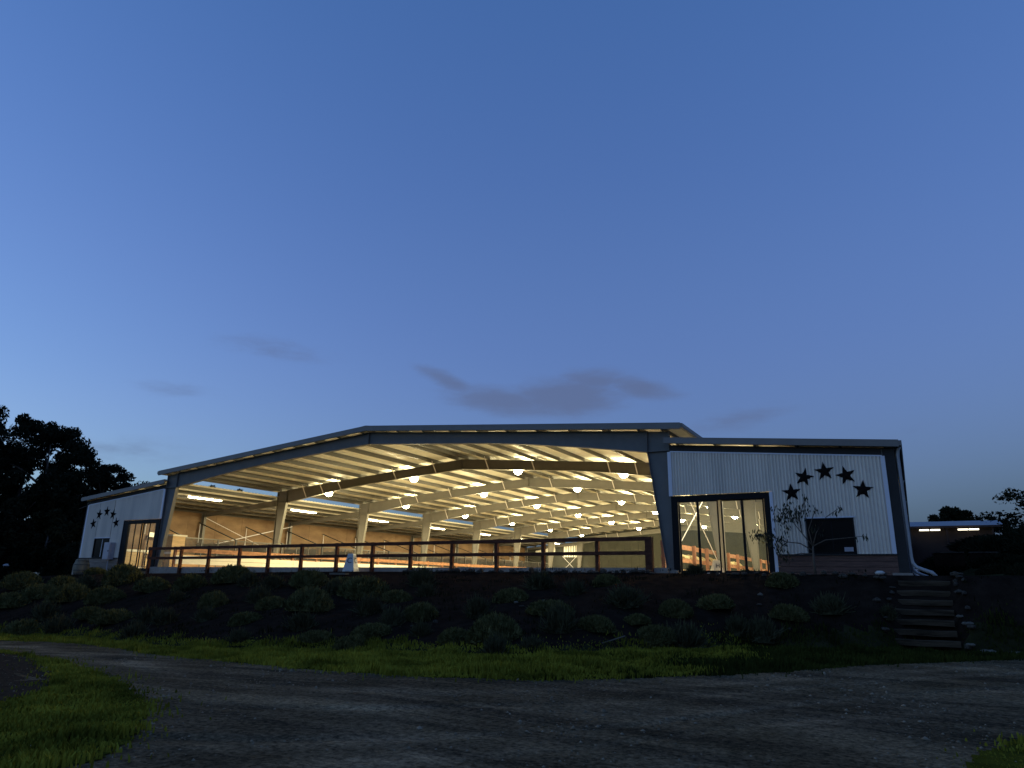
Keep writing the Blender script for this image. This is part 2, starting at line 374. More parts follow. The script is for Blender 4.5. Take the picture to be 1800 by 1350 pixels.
def sheet(name, mat, x0, x1, y0, y1, step, mask, dz, kind='structure'):
    xs = np.arange(x0, x1 + .01, step); ys = np.arange(y0, y1 + .01, step)
    X, Y = np.meshgrid(xs, ys); Zs = hgt(X, Y) + dz + .012 * wob(X * .7, Y * .7)
    if mat == 'road':
        d = np.interp(X, FX, FY) - Y + .25 * np.sin(X * .35)
        for off, wd in ((1.7, .16), (3.3, .18), (5.6, .17), (7.2, .16)):
            q0 = (d + .18 * np.sin(X * .9 + off) - off) / wd; k0 = .5 + .5 * np.sin(X * .8 + off * 3) * np.sin(Y * .6 + off); Zs = Zs - .020 * k0 * np.exp(-q0 ** 2) + .010 * k0 * np.exp(-((np.abs(q0) - 1.7) / .6) ** 2)
        Zs = Zs + .010 * wob(X * 4.3, Y * 4.9) * wob(X * .9, Y * 1.1)
    ix = np.arange(X.size).reshape(X.shape); q = np.stack([ix[:-1, :-1], ix[:-1, 1:], ix[1:, 1:], ix[1:, :-1]], -1).reshape(-1, 4)
    mx = (X[:-1, :-1] + step / 2).ravel(); my = (Y[:-1, :-1] + step / 2).ravel()
    q = q[mask(mx, my)]
    lane = None
    if mat == 'road':
        d = np.interp(X, FX, FY) - Y + .25 * np.sin(X * .35)
        lane = sum(np.exp(-((d + .2 * np.sin(X * .7 + o) - o) / .34) ** 2) for o in (1.7, 3.3, 5.6, 7.2)) * (.65 + .35 * np.sin(X * .9 + Y * .7))
    used, inv = np.unique(q, return_inverse=True)
    V = np.stack([X, Y, Zs], -1).reshape(-1, 3)[used]
    me = np_mesh(name, V, inv.reshape(-1, 4), mat, True)
    if lane is not None:
        me.attributes.new('lane', 'FLOAT', 'POINT').data.foreach_set('value', lane.reshape(-1)[used].astype(np.float32))
    return tag(put(name, me), kind=kind)
def road_mask(x, y):
    n = .12 * wob(x * 2.1, y * 2.3)
    return (y < np.interp(x, FX, FY) + n) 
sheet('gravel_road', 'road', -26, 40, -34, -4.6, .09, road_mask, .085)
sheet('mulch_bed', 'mulch', -12, 13, -25, -15, .12, lambda x, y: inside(x, y, MUL), .09)

# ------------------------------------------------------------------ building
B = 8.6087; NF = 8; HS = 15.24; LO = 22.9; L = B * 7
ZE = 5.70; FLOOR = .25
def frame_top(x): return ZE + (HS - abs(x)) / 12
def roof_z(x): return frame_top(x) + .225
def lean_top(x): a = abs(x); return 5.13 - (a - HS) * .093
def lean_roof(x): return lean_top(x) + .205
arena = empty('riding_arena', (0, 0, 0))
tag(arena, 'long open fronted riding arena with white star gables, lit yellow inside', 'building')

tag(MB().box(-HS + .3, HS - .3, .05, L, -.02, FLOOR).build('arena_floor', 'sand'), kind='structure')
tag(MB().box(-LO + .15, -HS + .3, .05, L, -.03, FLOOR - .02).box(HS - .3, LO - .15, .05, L, -.03, FLOOR + .0).build('aisle_floor', 'concrete'), kind='structure')
c = MB(); c.add([(x, y, z + .003 * x) for x in (-15.1, 15.1) for y in (-.42, -.22) for z in (-.25, .42)],
                [(0, 1, 3, 2), (4, 6, 7, 5), (0, 4, 5, 1), (2, 3, 7, 6), (1, 5, 7, 3), (0, 2, 6, 4)])
tag(c.build('concrete_curb', 'concrete'), kind='structure')

# --- steel frames
def i_prism(mb, poly, y, web=.014):
    mb.prism(poly, 'y', y - web / 2, y + web / 2)
def column_mesh(sgn, y0=0):
    mb = MB(); zt = ZE
    out, inb, int_ = HS, HS - .26, HS - .88
    zk = 4.93
    i_prism(mb, [(sgn * out, .40), (sgn * inb, .40), (sgn * int_, zk), (sgn * int_, zt + .07), (sgn * out, zt)], 0)
    mb.box(min(sgn * out, sgn * (out + .016)), max(sgn * out, sgn * (out + .016)), -.11, .11, .40, zt)      # outer flange
    mb.bar((sgn * inb, 0, .40), (sgn * int_, 0, zk), .22, .018, up=(sgn, 0, 0))                              # tapered inner flange
    mb.box(min(sgn * int_, sgn * out), max(sgn * int_, sgn * out), -.11, .11, zk - .012, zk + .012)          # knee stiffener
    mb.box(sgn * int_ - .011, sgn * int_ + .011, -.11, .11, zk, zt + .07)                                     # splice plate
    mb.box(min(sgn * (inb - .08), sgn * (out + .06)), max(sgn * (inb - .08), sgn * (out + .06)), -.15, .15, .385, .405)
    return mb
def depth(x):
    a = abs(x)
    return float(np.interp(a, [0, 8, 11.5, 14.36], [.60, .52, .68, .86]))
def rafter_mesh(sgn):
    mb = MB(); xs = np.linspace(.012, HS - .88 - .012, 9)
    top = [(sgn * x, frame_top(x)) for x in xs]; bot = [(sgn * x, frame_top(x) - depth(x)) for x in xs]
    i_prism(mb, top + bot[::-1], 0)
    for i in range(8):
        for ln, k in ((top, -.009), (bot, .009)):
            (xa, za), (xb, zb) = ln[i], ln[i + 1]
            mb.bar((xa, 0, za + k), (xb, 0, zb + k), .22, .017)
    mb.box(min(0, sgn * .012), max(0, sgn * .012), -.11, .11, frame_top(0) - .62, frame_top(0))
    return mb
def lean_rafter_mesh(sgn):
    mb = MB(); a, b = HS + .02, LO - .3
    def dp(x): return .42 - .16 * (x - a) / (b - a)
    poly = [(sgn * a, lean_top(a)), (sgn * b, lean_top(b)), (sgn * b, lean_top(b) - dp(b)), (sgn * a, lean_top(a) - dp(a))]
    i_prism(mb, poly, 0)
    mb.bar((sgn * a, 0, lean_top(a) - .008), (sgn * b, 0, lean_top(b) - .008), .18, .015)
    mb.bar((sgn * a, 0, lean_top(a) - dp(a) + .008), (sgn * b, 0, lean_top(b) - dp(b) + .008), .18, .015)
    return mb
def lean_post_mesh(sgn):
    mb = MB(); a, b = LO - .3, LO; zt = lean_top(b)
    x0, x1 = sorted((sgn * a, sgn * b))
    mb.box(x0, x1, -.007, .007, .36, zt + .01); mb.box(x0, x0 + .016, -.11, .11, .36, zt); mb.box(x1 - .016, x1, -.11, .11, .36, zt)
    mb.box(x0, x1, -.11, .11, .34, .36)
    return mb
meshes = {}
for sg, nm in ((-1, 'l'), (1, 'r')):
    meshes['col' + nm] = column_mesh(sg).mesh('column', 'steel'); meshes['raf' + nm] = rafter_mesh(sg).mesh('rafter', 'steel')
    meshes['lr' + nm] = lean_rafter_mesh(sg).mesh('lean_to_rafter', 'steel'); meshes['lp' + nm] = lean_post_mesh(sg).mesh('lean_to_post', 'steel')
    meshes['pier' + nm] = MB().box(*sorted((sg * 14.78, sg * 15.42)), -.28, .28, -.3, .384).mesh('pier', 'concrete')
    meshes['lpier' + nm] = MB().box(*sorted((sg * (LO - .42), sg * (LO + .15))), -.25, .25, -.5, .34).mesh('pier', 'concrete')
front_lr = {}
for sg, nm in ((-1, 'l'), (1, 'r')):
    front_lr[nm] = meshes['lr' + nm].copy(); front_lr[nm].materials[0] = M['darksteel']
flange_m = {}
PX = [0.35 + 1.52 * k for k in range(10)] + [15.0]
for n in range(NF):
    for sg, nm in ((-1, 'l'), (1, 'r')):
        put('column', meshes['col' + nm], arena, (0, n * B, 0))
        put('pier', meshes['pier' + nm], arena, (0, n * B, 0))
        rf = put('rafter', meshes['raf' + nm], arena, (0, n * B, 0))
        put('lean_to_rafter', front_lr[nm] if n == 0 else meshes['lr' + nm], arena, (0, n * B, 0))
        put('lean_to_post', meshes['lp' + nm], arena, (0, n * B, 0)); put('pier', meshes['lpier' + nm], arena, (0, n * B, 0))
        if n > 0:                                # flange braces from the purlins down to the rafter's lower flange
            for k in (1, 3, 4, 6, 7, 8):
                if (n + k) % 5 == 0: continue
                x = PX[k]; key = (nm, k)
                if key not in flange_m:
                    zt = frame_top(x) + .10; zb = frame_top(x) - depth(x) + .03
                    flange_m[key] = MB().bar((sg * x, -.62, zt), (sg * x, -.10, zb), .05, .03).mesh('flange_brace', 'whitetrim')
                put('flange_brace', flange_m[key], rf)
# --- purlins and roof
def purlin(x, zf, sgn, y0, y1, d=.205):
    mb = MB(); z = zf(x) + .002
    mb.box(x - .006, x + .006, y0, y1, z, z + d)
    mb.box(*sorted((x, x - sgn * .075)), y0, y1, z + d - .012, z + d); mb.box(*sorted((x, x + sgn * .075)), y0, y1, z, z + .012)
    return mb
for sg in (-1, 1):
    for k, x in enumerate(PX): purlin(sg * x, frame_top, sg, -.30, L + .1).build('purlin', 'purlin', arena)
    for x in np.linspace(HS + .35, LO - .15, 6): purlin(sg * x, lean_top, sg, -.30, L + .1, .19).build('purlin', 'purlin', arena)
def rib_roof(x0, x1, zf, y0, y1, name, pitch=.3, h=.03):
    """ribbed steel sheet: ribs run down the slope, pitch along y"""
    ys = []; hs = []
    y = y0
    while y < y1:
        for dy, hh in ((0, 0), (.10, 0), (.125, h), (.165, h), (.19, 0)):
            if y + dy <= y1: ys.append(y + dy); hs.append(hh)
        y += pitch
    ys.append(y1); hs.append(0)
    ys = np.array(ys); hs = np.array(hs); n = len(ys)
    V = []
    for x in (x0, x1):
        for off in (0, .012): V.append(np.stack([np.full(n, x), ys, zf(x) + hs + off], -1))
    V = np.concatenate(V); i = np.arange(n - 1)
    a, b, c, d = i, i + n, i + 2 * n, i + 3 * n
    F = np.concatenate([np.stack([a, a + 1, c + 1, c], -1), np.stack([b, d, d + 1, b + 1], -1), np.stack([a, b, b + 1, a + 1], -1), np.stack([c, c + 1, d + 1, d], -1)])
    return put(name, np_mesh(name, V, F, 'rooflin'), arena)
for sg in (-1, 1):
    rib_roof(sg * .02, sg * 15.75, roof_z, -.34, L + .35, 'roof_panel')
    rib_roof(sg * (HS - .08), sg * 23.1, lean_roof, -.34, L + .35, 'roof_panel')
    # rake trim along the front edge, eave gutter along the side
    for (xa, xb, zf, th) in ((.0, 15.80, roof_z, .245), (HS - .12, 23.15, lean_roof, .225)):
        mb = MB(); za, zb = zf(xa) + .05, zf(xb) + .05
        mb.prism([(sg * xa, za), (sg * xb, zb), (sg * xb, zb - th), (sg * xa, za - th)], 'y', -.39, -.345)
        mb.prism([(sg * xa, za + .012), (sg * xb, zb + .012), (sg * xb, zb + .001), (sg * xa, za + .001)], 'y', -.39, -.2)
        mb.prism([(sg * xa, za - th + .012), (sg * xb, zb - th + .012), (sg * xb, zb - th), (sg * xa, za - th)], 'y', -.345, -.30)
        mb.build('rake_trim', 'rooftrim', arena)
    for xg, zf in ((15.76, roof_z), (23.11, lean_roof)):
        z = zf(xg)
        MB().prism([(sg * xg, z + .03), (sg * (xg + .13), z + .03), (sg * (xg + .13), z - .10), (sg * (xg + .10), z - .14), (sg * xg, z - .14)], 'y', -.38, L + .38).build('gutter', 'rooftrim', arena)
MB().prism([(-.3, roof_z(.3) + .06), (0, roof_z(0) + .07), (.3, roof_z(.3) + .06), (.3, roof_z(.3) + .04), (0, roof_z(0) + .05), (-.3, roof_z(.3) + .04)], 'y', -.395, L + .39).build('ridge_cap', 'rooftrim', arena)
# rod bracing
for (a, b) in (((-22.55, B, 2.0), (-22.55, 2 * B, 4.1)), ((-22.5, B, 4.1), (-22.5, 2 * B, 1.3)), ((-17.2, L - .3, 1.4), (-15.2, L - .3, 3.3)), ((-15.2, L - .35, 1.4), (-17.2, L - .35, 3.3)),
               ((15.05, .3, .8), (15.05, B - .3, 5.0)), ((15.0, .3, 5.0), (15.0, B - .3, .8))):
    MB().tube([a, b], .035 if a[0] == -22.55 else .02, 6).build('brace_rod', 'whitetrim', arena)

# --- corrugated front walls
def corrugated(x0, x1, z0, ztop, y=-.16, pitch=.112, amp=.024):
    sg = 1 if x0 > 0 else -1
    n = max(4, int(abs(x1 - x0) / pitch * 8)); xs = np.linspace(x0, x1, n + 1)
    dy = amp * np.clip(1.5 * np.sin(2 * PI * (xs - x0) / pitch), -1, 1)
    zt = np.array([ztop(x) if callable(ztop) else ztop for x in xs]); z0a = np.full(n + 1, z0)
    V = np.concatenate([np.stack([xs, y + dy, z0a], -1), np.stack([xs, y + dy, zt], -1), np.stack([xs, y + dy + .004, z0a], -1), np.stack([xs, y + dy + .004, zt], -1)])
    i = np.arange(n); m = n + 1
    F = np.concatenate([np.stack([i, i + 1, i + 1 + m, i + m], -1), np.stack([i + 2 * m, i + 3 * m, i + 1 + 3 * m, i + 1 + 2 * m], -1)])
    return put('wall_panel', np_mesh('wall_panel', V, F, 'clad'), arena)
wtop = lambda x: lean_top(x) - .29
for (xa, xb, zb, zt) in ((15.32, 18.96, 3.15, wtop), (18.96, 20.0, .92, wtop), (20.0, 21.51, 2.16, wtop), (21.51, 22.6, .92, wtop)): corrugated(xa, xb, zb, zt)
for (xa, xb, zb, zt) in ((-18.73, -15.36, 3.12, wtop), (-19.85, -18.73, .88, wtop), (-21.38, -19.85, 2.09, wtop), (-22.6, -21.38, .88, wtop)): corrugated(xa, xb, zb, zt)
bt_ = lambda x: lean_top(x) - .27
for (xa, xb, za, zc) in ((15.32, 18.97, 3.16, None), (18.97, 20.0, .93, None), (20.0, 21.51, 2.17, None), (21.51, 22.6, .93, None), (-18.74, -15.36, 3.13, None), (-19.85, -18.74, .89, None), (-21.38, -19.85, 2.10, None), (-22.6, -21.38, .89, None)):
    MB().prism([(xa, za), (xb, za), (xb, bt_(xb)), (xa, bt_(xa))], 'y', -.125, -.115).build('light_stop_sheet', 'navy', arena)  # unseen sheets added to stop interior light leaking through the panel seams
for sg in (-1, 1):
    # dark band of the gable purlin behind the cladding head, white edge trims
    MB().box(*sorted((sg * 15.19, sg * 15.33)), -.185, -.135, 3.13, 4.85).build('edge_trim', 'whitetrim', arena)
    MB().box(*sorted((sg * 22.55, sg * 22.68)), -.185, -.135, .9, wtop(22.6) + .02).build('edge_trim', 'whitetrim', arena)
    MB().prism([(sg * 15.3, wtop(15.3)), (sg * 22.6, wtop(22.6)), (sg * 22.6, wtop(22.6) + .05), (sg * 15.3, wtop(15.3) + .05)], 'y', -.18, -.13).build('edge_trim', 'whitetrim', arena)
    MB().prism([(sg * 15.26, wtop(15.3) + .05), (sg * 22.9, wtop(22.9) + .05), (sg * 22.9, wtop(22.9) + .30), (sg * 15.26, wtop(15.3) + .30)], 'y', -.1, -.085).build('rafter_closure', 'darksteel', arena)
MB().box(18.86, 18.97, -.19, -.12, .30, 3.14).build('edge_trim', 'whitetrim', arena)
# dark outer corner columns and wainscot
MB().box(22.68, 22.99, -.15, -.02, .35, 4.40).build('corner_cover', 'darksteel', arena)
for sg, x0, x1, z0, z1, mt in ((1, 18.97, 22.68, .15, .90, 'wainscot'), (-1, 18.74, 22.6, -.15, .86, 'wainscot2')):
    n = 4; hh = (z1 - z0) / n
    for k in range(n):
        MB().box(*sorted((sg * x0, sg * x1)), -.165 + .008 * (k % 2), -.10, z0 + k * hh + .006, z0 + (k + 1) * hh - .006).build('board', mt, arena)
    MB().box(*sorted((sg * x0, sg * x1)), -.2, -.1, z1, z1 + .045).build('sill_flashing', 'darksteel', arena)

# --- glazed sliding doors
def glazed(x0, x1, z0, z1, zh, panes, jam_l, jam_r):
    fr = MB(); fr.box(x0, jam_l, -.14, .0, z0, zh); fr.box(jam_r, x1, -.14, .0, z0, zh); fr.box(jam_l, jam_r, -.14, .0, z1, zh); fr.box(jam_l, jam_r, -.14, 0, z0 - .06, z0 + .02)
    fr.build('door_surround', 'black', arena)
    for i in (0, 2):
        (a0, a1), (b0, b1) = panes[i], panes[i + 1]; e = .05; y = -.10 if i == 0 else -.04
        lf = MB(); lf.box(a0 - e, a0, y - .025, y + .025, z0 + .02, z1); lf.box(b1, b1 + e, y - .025, y + .025, z0 + .02, z1); lf.box(a1, b0, y - .02, y + .02, z0 + .07, z1 - .01)
        lf.box(a0, b1, y - .025, y + .025, z1 - .04, z1); lf.box(a0, b1, y - .025, y + .025, z0 + .02, z0 + .08)
        lo = lf.build('glass_door', 'black', arena)
        for (p0, p1) in ((a0, a1), (b0, b1)): MB().box(p0, p1, y - .003, y + .003, z0 + .08, z1 - .04).build('pane', 'glass', lo)
        MB().box(a1 + .01, b0 - .01, y - .07, y - .045, 1.2, 1.55).build('handle', 'whitetrim', lo) if False else None
glazed(15.25, 18.86, .30, 2.92, 3.13, [(15.57, 16.20), (16.29, 16.96), (17.14, 17.82), (17.91, 18.58)], 15.50, 18.66)
glazed(-18.72, -15.30, .22, 2.92, 3.11, [(-18.16, -17.62), (-17.56, -17.02), (-16.86, -16.32), (-16.27, -15.73)], -18.24, -15.66)
# --- dark windows with a sliding mullion
for (x0, x1, z0, z1, sg) in ((20.0, 21.51, .95, 2.15, 1), (-21.38, -19.85, .92, 2.08, -1)):
    e = .05; fr = MB(); fr.box(x0, x0 + e, -.19, -.1, z0, z1); fr.box(x1 - e, x1, -.19, -.1, z0, z1); fr.box(x0 + e, x1 - e, -.19, -.1, z1 - e, z1); fr.box(x0 + e, x1 - e, -.19, -.1, z0, z0 + e)
    xm = x0 + (x1 - x0) * .52
    wdw = fr.build('window', 'black', arena)
    MB().box(x0 + e, x1 - e, -.145, -.138, z0 + e, z1 - e).build('pane', 'darkglass', wdw)
    MB().box(x0 - .06, x1 + .06, -.2, -.165, z1, z1 + .045).build('head_trim', 'whitetrim', wdw)
    MB().box(xm, xm + .035, -.16, -.147, z0 + e, z1 - e).build('mullion', 'whitetrim' if sg < 0 else 'black', wdw)
    if sg > 0: MB().box(x1 - .38, x1 - .1, -.155, -.147, z0 + .08, z0 + .22).build('window_sticker', 'utility', wdw)
# --- rooms behind the windows
MB().box(18.98, 19.06, -.1, 8.2, FLOOR, 4.3).box(19.06, 22.6, 8.12, 8.2, FLOOR, 4.3).box(19.06, 22.6, 0, 8.1, 3.2, 3.26).build('room_wall', 'whitetrim', arena)
MB().box(-22.6, -18.9, 3.6, 3.68, FLOOR, 2.35).box(-18.98, -18.9, -.1, 3.6, FLOOR, 2.35).box(-22.6, -18.98, -.05, 3.6, 2.35, 2.41).build('room_wall', 'plywood', arena)
# room wall dressing seen through the left doors
for (z0, z1, mt, nm) in ((FLOOR + .01, .42, 'whiteboard', 'base_trim'), (1.30, 1.44, 'whiteboard', 'wall_trim'), (.44, 1.28, 'pine', 'wall_lining')):
    MB().box(-18.9, -18.86, .05, 3.6, z0, z1).build(nm, mt, arena)
# --- outer walls: plywood sheets on the left, dark sheeting on the right, grey end wall
zt = lean_top(22.7) + .1
for k in range(25):
    y0 = .1 + k * 2.44; y1 = min(y0 + 2.425, L)
    MB().box(-22.95, -22.92 + .004 * (k % 3), y0, y1, 0, zt).build('wall_sheet', 'plywood', arena)
MB().box(-22.99, -22.951, .1, L, -.3, zt).build('outer_wall', 'navy', arena)
MB().box(22.93, 22.97, .15, L, 0, lean_top(22.9)).build('outer_wall', 'navy', arena)
for k, x in enumerate(np.arange(-14.9, 15.0, 1.0)):
    x1 = min(x + .985, 15.1)
    MB().prism([(x, 0), (x1, 0), (x1, frame_top(x1) + .2), (x, frame_top(x) + .2)], 'y', L + .16, L + .20 + .006 * (k % 2)).build('end_wall_sheet', 'endwall', arena)
MB().prism([(-HS, 0), (HS, 0), (HS, ZE + .2), (0, ZE + 1.47), (-HS, ZE + .2)], 'y', L + .22, L + .25).build('end_wall_backing', 'endwall', arena)
for sg in (-1, 1):
    lo = 3.2 if sg < 0 else 0
    MB().prism([(sg * HS, 0), (sg * LO, 0), (sg * LO, 3.1), (sg * HS, 3.1)], 'y', L + .16, L + .2).build('end_wall_sheet', 'endwall', arena)
    MB().prism([(sg * HS, 3.1), (sg * LO, 3.1), (sg * LO, lean_top(LO)), (sg * HS, lean_top(HS))], 'y', L + .22, L + .26).build('end_wall_sheet', 'endwall', arena)
for k in range(7):
    x = -17.2 + .355 * k
    MB().box(x, x + .25, L + .08, L + .12, 3.2, 4.75 if k < 6 else 4.7).build('end_wall_light', 'whiteboard', arena)
MB().prism([(-21.4, 3.55), (-18.5, 3.6), (-18.5, 4.55), (-21.4, 4.05)], 'y', L + .08, L + .12).build('end_wall_light', 'whiteboard', arena)
# --- downspouts down the right side, one long bent one at the front corner
for k, y in enumerate((-.05, B, 2 * B, 3 * B, 4 * B, 5 * B)):
    r = .058
    pts = [(23.16, y, 4.50), (23.10, y, 4.36), (23.07, y, 4.2), (23.07, y, .85), (23.09, y, .66), (23.18, y, .53), (23.36, y, .45), (23.60, y, .36), (23.70, y, .24)]
    MB().tube(pts, r, 8).build('downspout', 'pvc', arena, True)

# ------------------------------------------------------------------ stars
def star_mesh(R):
    v = [(0, -.045, 0)]; 
    for k in range(10):
        r = R if k % 2 == 0 else R * .40; a = PI / 2 + k * PI / 5
        v.append((r * math.cos(a), 0, r * math.sin(a)))
    v += [(x, .008, z) for x, _, z in v[1:]]
    f = [(0, 1 + k, 1 + (k + 1) % 10) for k in range(10)] + [(1 + k, 11 + k, 11 + (k + 1) % 10, 1 + (k + 1) % 10) for k in range(10)] + [tuple(range(11, 21))]
    return MB().add(v, f).mesh('metal_star', 'star')
sm = star_mesh(.345)
where = ['lower left', 'upper left', 'topmost', 'upper right', 'lower right']
for side, pts, rots in (('right wall above the black window', [(19.62, 3.07), (20.08, 3.59), (20.76, 3.76), (21.43, 3.58), (21.90, 3.07)], (-.05, .25, -.07, -.22, .12)),
                        ('left wall above the small window', [(-21.79, 2.99), (-21.32, 3.54), (-20.57, 3.71), (-19.90, 3.50), (-19.45, 2.99)], (-.2, .1, 0, .15, -.2))):
    for k, (x, z) in enumerate(pts):
        o = put('metal_star', sm, None, (x, -.182, z)); o.rotation_euler = (0, rots[k], 0)
        tag(o, f'{where[k]} dark metal star of the arch on the {side}', 'star', 'metal stars on the gable walls')

# ------------------------------------------------------------------ lamps
lens_me = MB().lathe([(.25 * math.sin(t) + .004, -.12 - .25 * math.cos(t)) for t in np.linspace(0, 2.62, 11)], 18).mesh('lens', 'lens', True)
refl_me = MB().lathe([(.15, .08), (.155, .11), (.13, .18), (.12, .18), (.14, .09)], 14).mesh('reflector', 'housing', True)
hous_me = MB().lathe([(.10, .17), (.115, .19), (.115, .36), (.06, .42), (.02, .44)], 12).mesh('housing', 'housing', True)
stem_me = MB().tube([(0, 0, .43), (0, 0, .62)], .012, 6).mesh('stem', 'steel')
LAMPW = 740
def high_bay(n, k, x, y):
    zt = roof_z(x)
    r = empty('high_bay_lamp', (x, y, zt - .62))
    put('lens', lens_me, r); put('reflector', refl_me, r); put('housing', hous_me, r); put('stem', stem_me, r)
    ld = bpy.data.lights.new('lamp_glow', 'POINT'); ld.energy = LAMPW; ld.color = (1, .86, .47); ld.shadow_soft_size = .14
    lo = bpy.data.objects.new('lamp_glow', ld); COL.objects.link(lo); lo.parent = r; lo.location = (0, 0, -.38)
    rows = ['row nearest the open gable', 'second row from the open gable', 'third row from the open gable', 'fourth row from the open gable', 'fifth row from the open gable', 'row nearest the grey end wall']
    cols = ['leftmost', 'inner left', 'inner right', 'rightmost']
    tag(r, f'{cols[k]} glowing high bay lamp in the {rows[n - 1]}', 'ceiling lamp', 'high bay lamps under the arena roof')
for n in range(1, 7):
    for k, x in enumerate((-11.1, -4.0, 3.5, 10.0 if n < 3 else 10.4)): high_bay(n, k, x, n * B + .55)
tube_me = MB().tube([(-.09, -1.2, 0), (-.09, 1.2, 0)], .03, 8).mesh('tube', 'tube', True)
tray_me = MB().prism([(-.17, .04), (-.13, .10), (.13, .10), (.17, .04), (.155, .04), (.12, .085), (-.12, .085), (-.155, .04)], 'y', -1.22, 1.22).mesh('tray', 'housing')
bys = ['nearest the left glass doors', 'second from the left glass doors', 'third from the left glass doors', 'fourth from the left glass doors', 'fifth from the left glass doors', 'second from the grey end wall', 'nearest the grey end wall']
for k in range(7):
    y = 4.1 + k * 8.85
    r = empty('strip_light', (-17.05, y, 4.80))
    put('tray', tray_me, r); put('tube', tube_me, r); put('tube', tube_me, r, (.18, 0, 0))
    for yy in (-1, 1): put('hanger', MB().tube([(0, yy, .1), (0, yy, .36)], .01, 5).mesh('hanger', 'steel'), r)
    ld = bpy.data.lights.new('strip_glow', 'AREA'); ld.shape = 'RECTANGLE'; ld.size = .3; ld.size_y = 2.3; ld.energy = 470; ld.color = (1, .87, .53)
    lo = bpy.data.objects.new('strip_glow', ld); COL.objects.link(lo); lo.parent = r; lo.location = (0, 0, -.06)
    if k == 0: first_strip = r
    tag(r, f'fluorescent strip light over the left stall aisle, {bys[k]}', 'strip light', 'strip lights over the stall aisle')

for k in range(4):
    o = copy_tree(first_strip); o.location = (17.05, 4.1 + k * 8.85, 4.80)
    tag(o, f'fluorescent strip light under the right lean-to behind the glass doors, {["nearest the doors", "second from the doors", "third from the doors", "fourth from the doors"][k]}', 'strip light', 'strip lights under the right lean-to')
# ------------------------------------------------------------------ fences
def zf(x): return .003 * x
front = empty('front_fence', (0, -.5, 0)); tag(front, 'shade-darkened redwood two rail fence along the low concrete curb of the open front', 'fence')
FP = [-15.25, -12.5, -10.2, -7.82, -5.68, -3.4, -1.1, 1.1, 3.3, 5.53, 7.78, 9.97, 12.33]
for x in FP: MB().box(x - .07, x + .07, -.07, .07, -.1, 1.55 + .004 * x).build('post', 'shaderail', front)
MB().box(14.3, 14.56, -.12, .12, -.1, 1.60).build('post', 'shaderail', front)
for (a, b) in zip(FP, FP[1:] + [14.3]):
    for z, h in ((1.46, .15), (.93, .14)):
        mb = MB(); za, zb = z + .005 * a, z + .005 * b
        j = random.uniform(-.008, .008)
        mb.prism([(a - .03, za - h / 2), (b + .03, zb - h / 2 + j), (b + .03, zb + h / 2 + j), (a - .03, za + h / 2)], 'y', -.125 + j * .3, -.078); mb.build('rail', 'shaderail', front)
left = empty('side_fence', (-14.55, 0, 0)); tag(left, 'orange lit wooden fence with white kick board down the left side of the arena', 'fence', 'fences along the arena sides')
right = empty('side_fence', (14.55, 0, 0)); tag(right, 'orange lit wooden rail fence hung with cream poles down the right side of the arena', 'fence', 'fences along the arena sides')
def side_fence(root, sg, y0, specs):
    ys = [y0 + 2.3 * k for k in range(26)]
    for i, y in enumerate(ys):
        MB().box(-.07, .07, y - .07, y + .07, FLOOR - .05, 1.56).build('post', 'redpost', root)
        if i == len(ys) - 1: break
        for (z0, z1, mt, nm) in specs:
            j = random.uniform(-.01, .01)
            MB().box(*sorted((-sg * .075, -sg * .12)), y + .01, y + 2.29, z0 + j, z1 + j).build(nm, mt, root)
side_fence(left, -1, .6, ((1.26, 1.50, 'redwood', 'rail'), (.58, .82, 'whiteboard', 'kick_board'), (.83, 1.07, 'whiteboard', 'kick_board'), (.27, .38, 'whiteboard', 'kick_board')))
side_fence(right, 1, .9, ((1.34, 1.54, 'redwood', 'rail'), (.80, .98, 'redwood', 'rail'), (.27, .50, 'pine', 'kick_board')))
for k in range(22):           # cream rolls slung over the middle rail
    y = 3.4 + k * .52 + random.uniform(-.1, .1) + (1.2 if k > 9 else 0) + (1.0 if k > 15 else 0)
    a = random.uniform(.25, .5); zc = 1.03 + random.uniform(-.03, .05)
    mb = MB(); mb.tube([(14.26, y - .42, zc + a * .28), (14.30, y - .2, zc + a * .12), (14.32, y + .1, zc - a * .05), (14.34, y + .42, zc - a * .40)], [.045, .07, .075, .06], 7)
    tag(mb.build('cream_roll', 'cloth', None, True), f'cream padded roll on the right fence, {ORD[k]} from its near end', 'roll', 'cream rolls on the right fence')

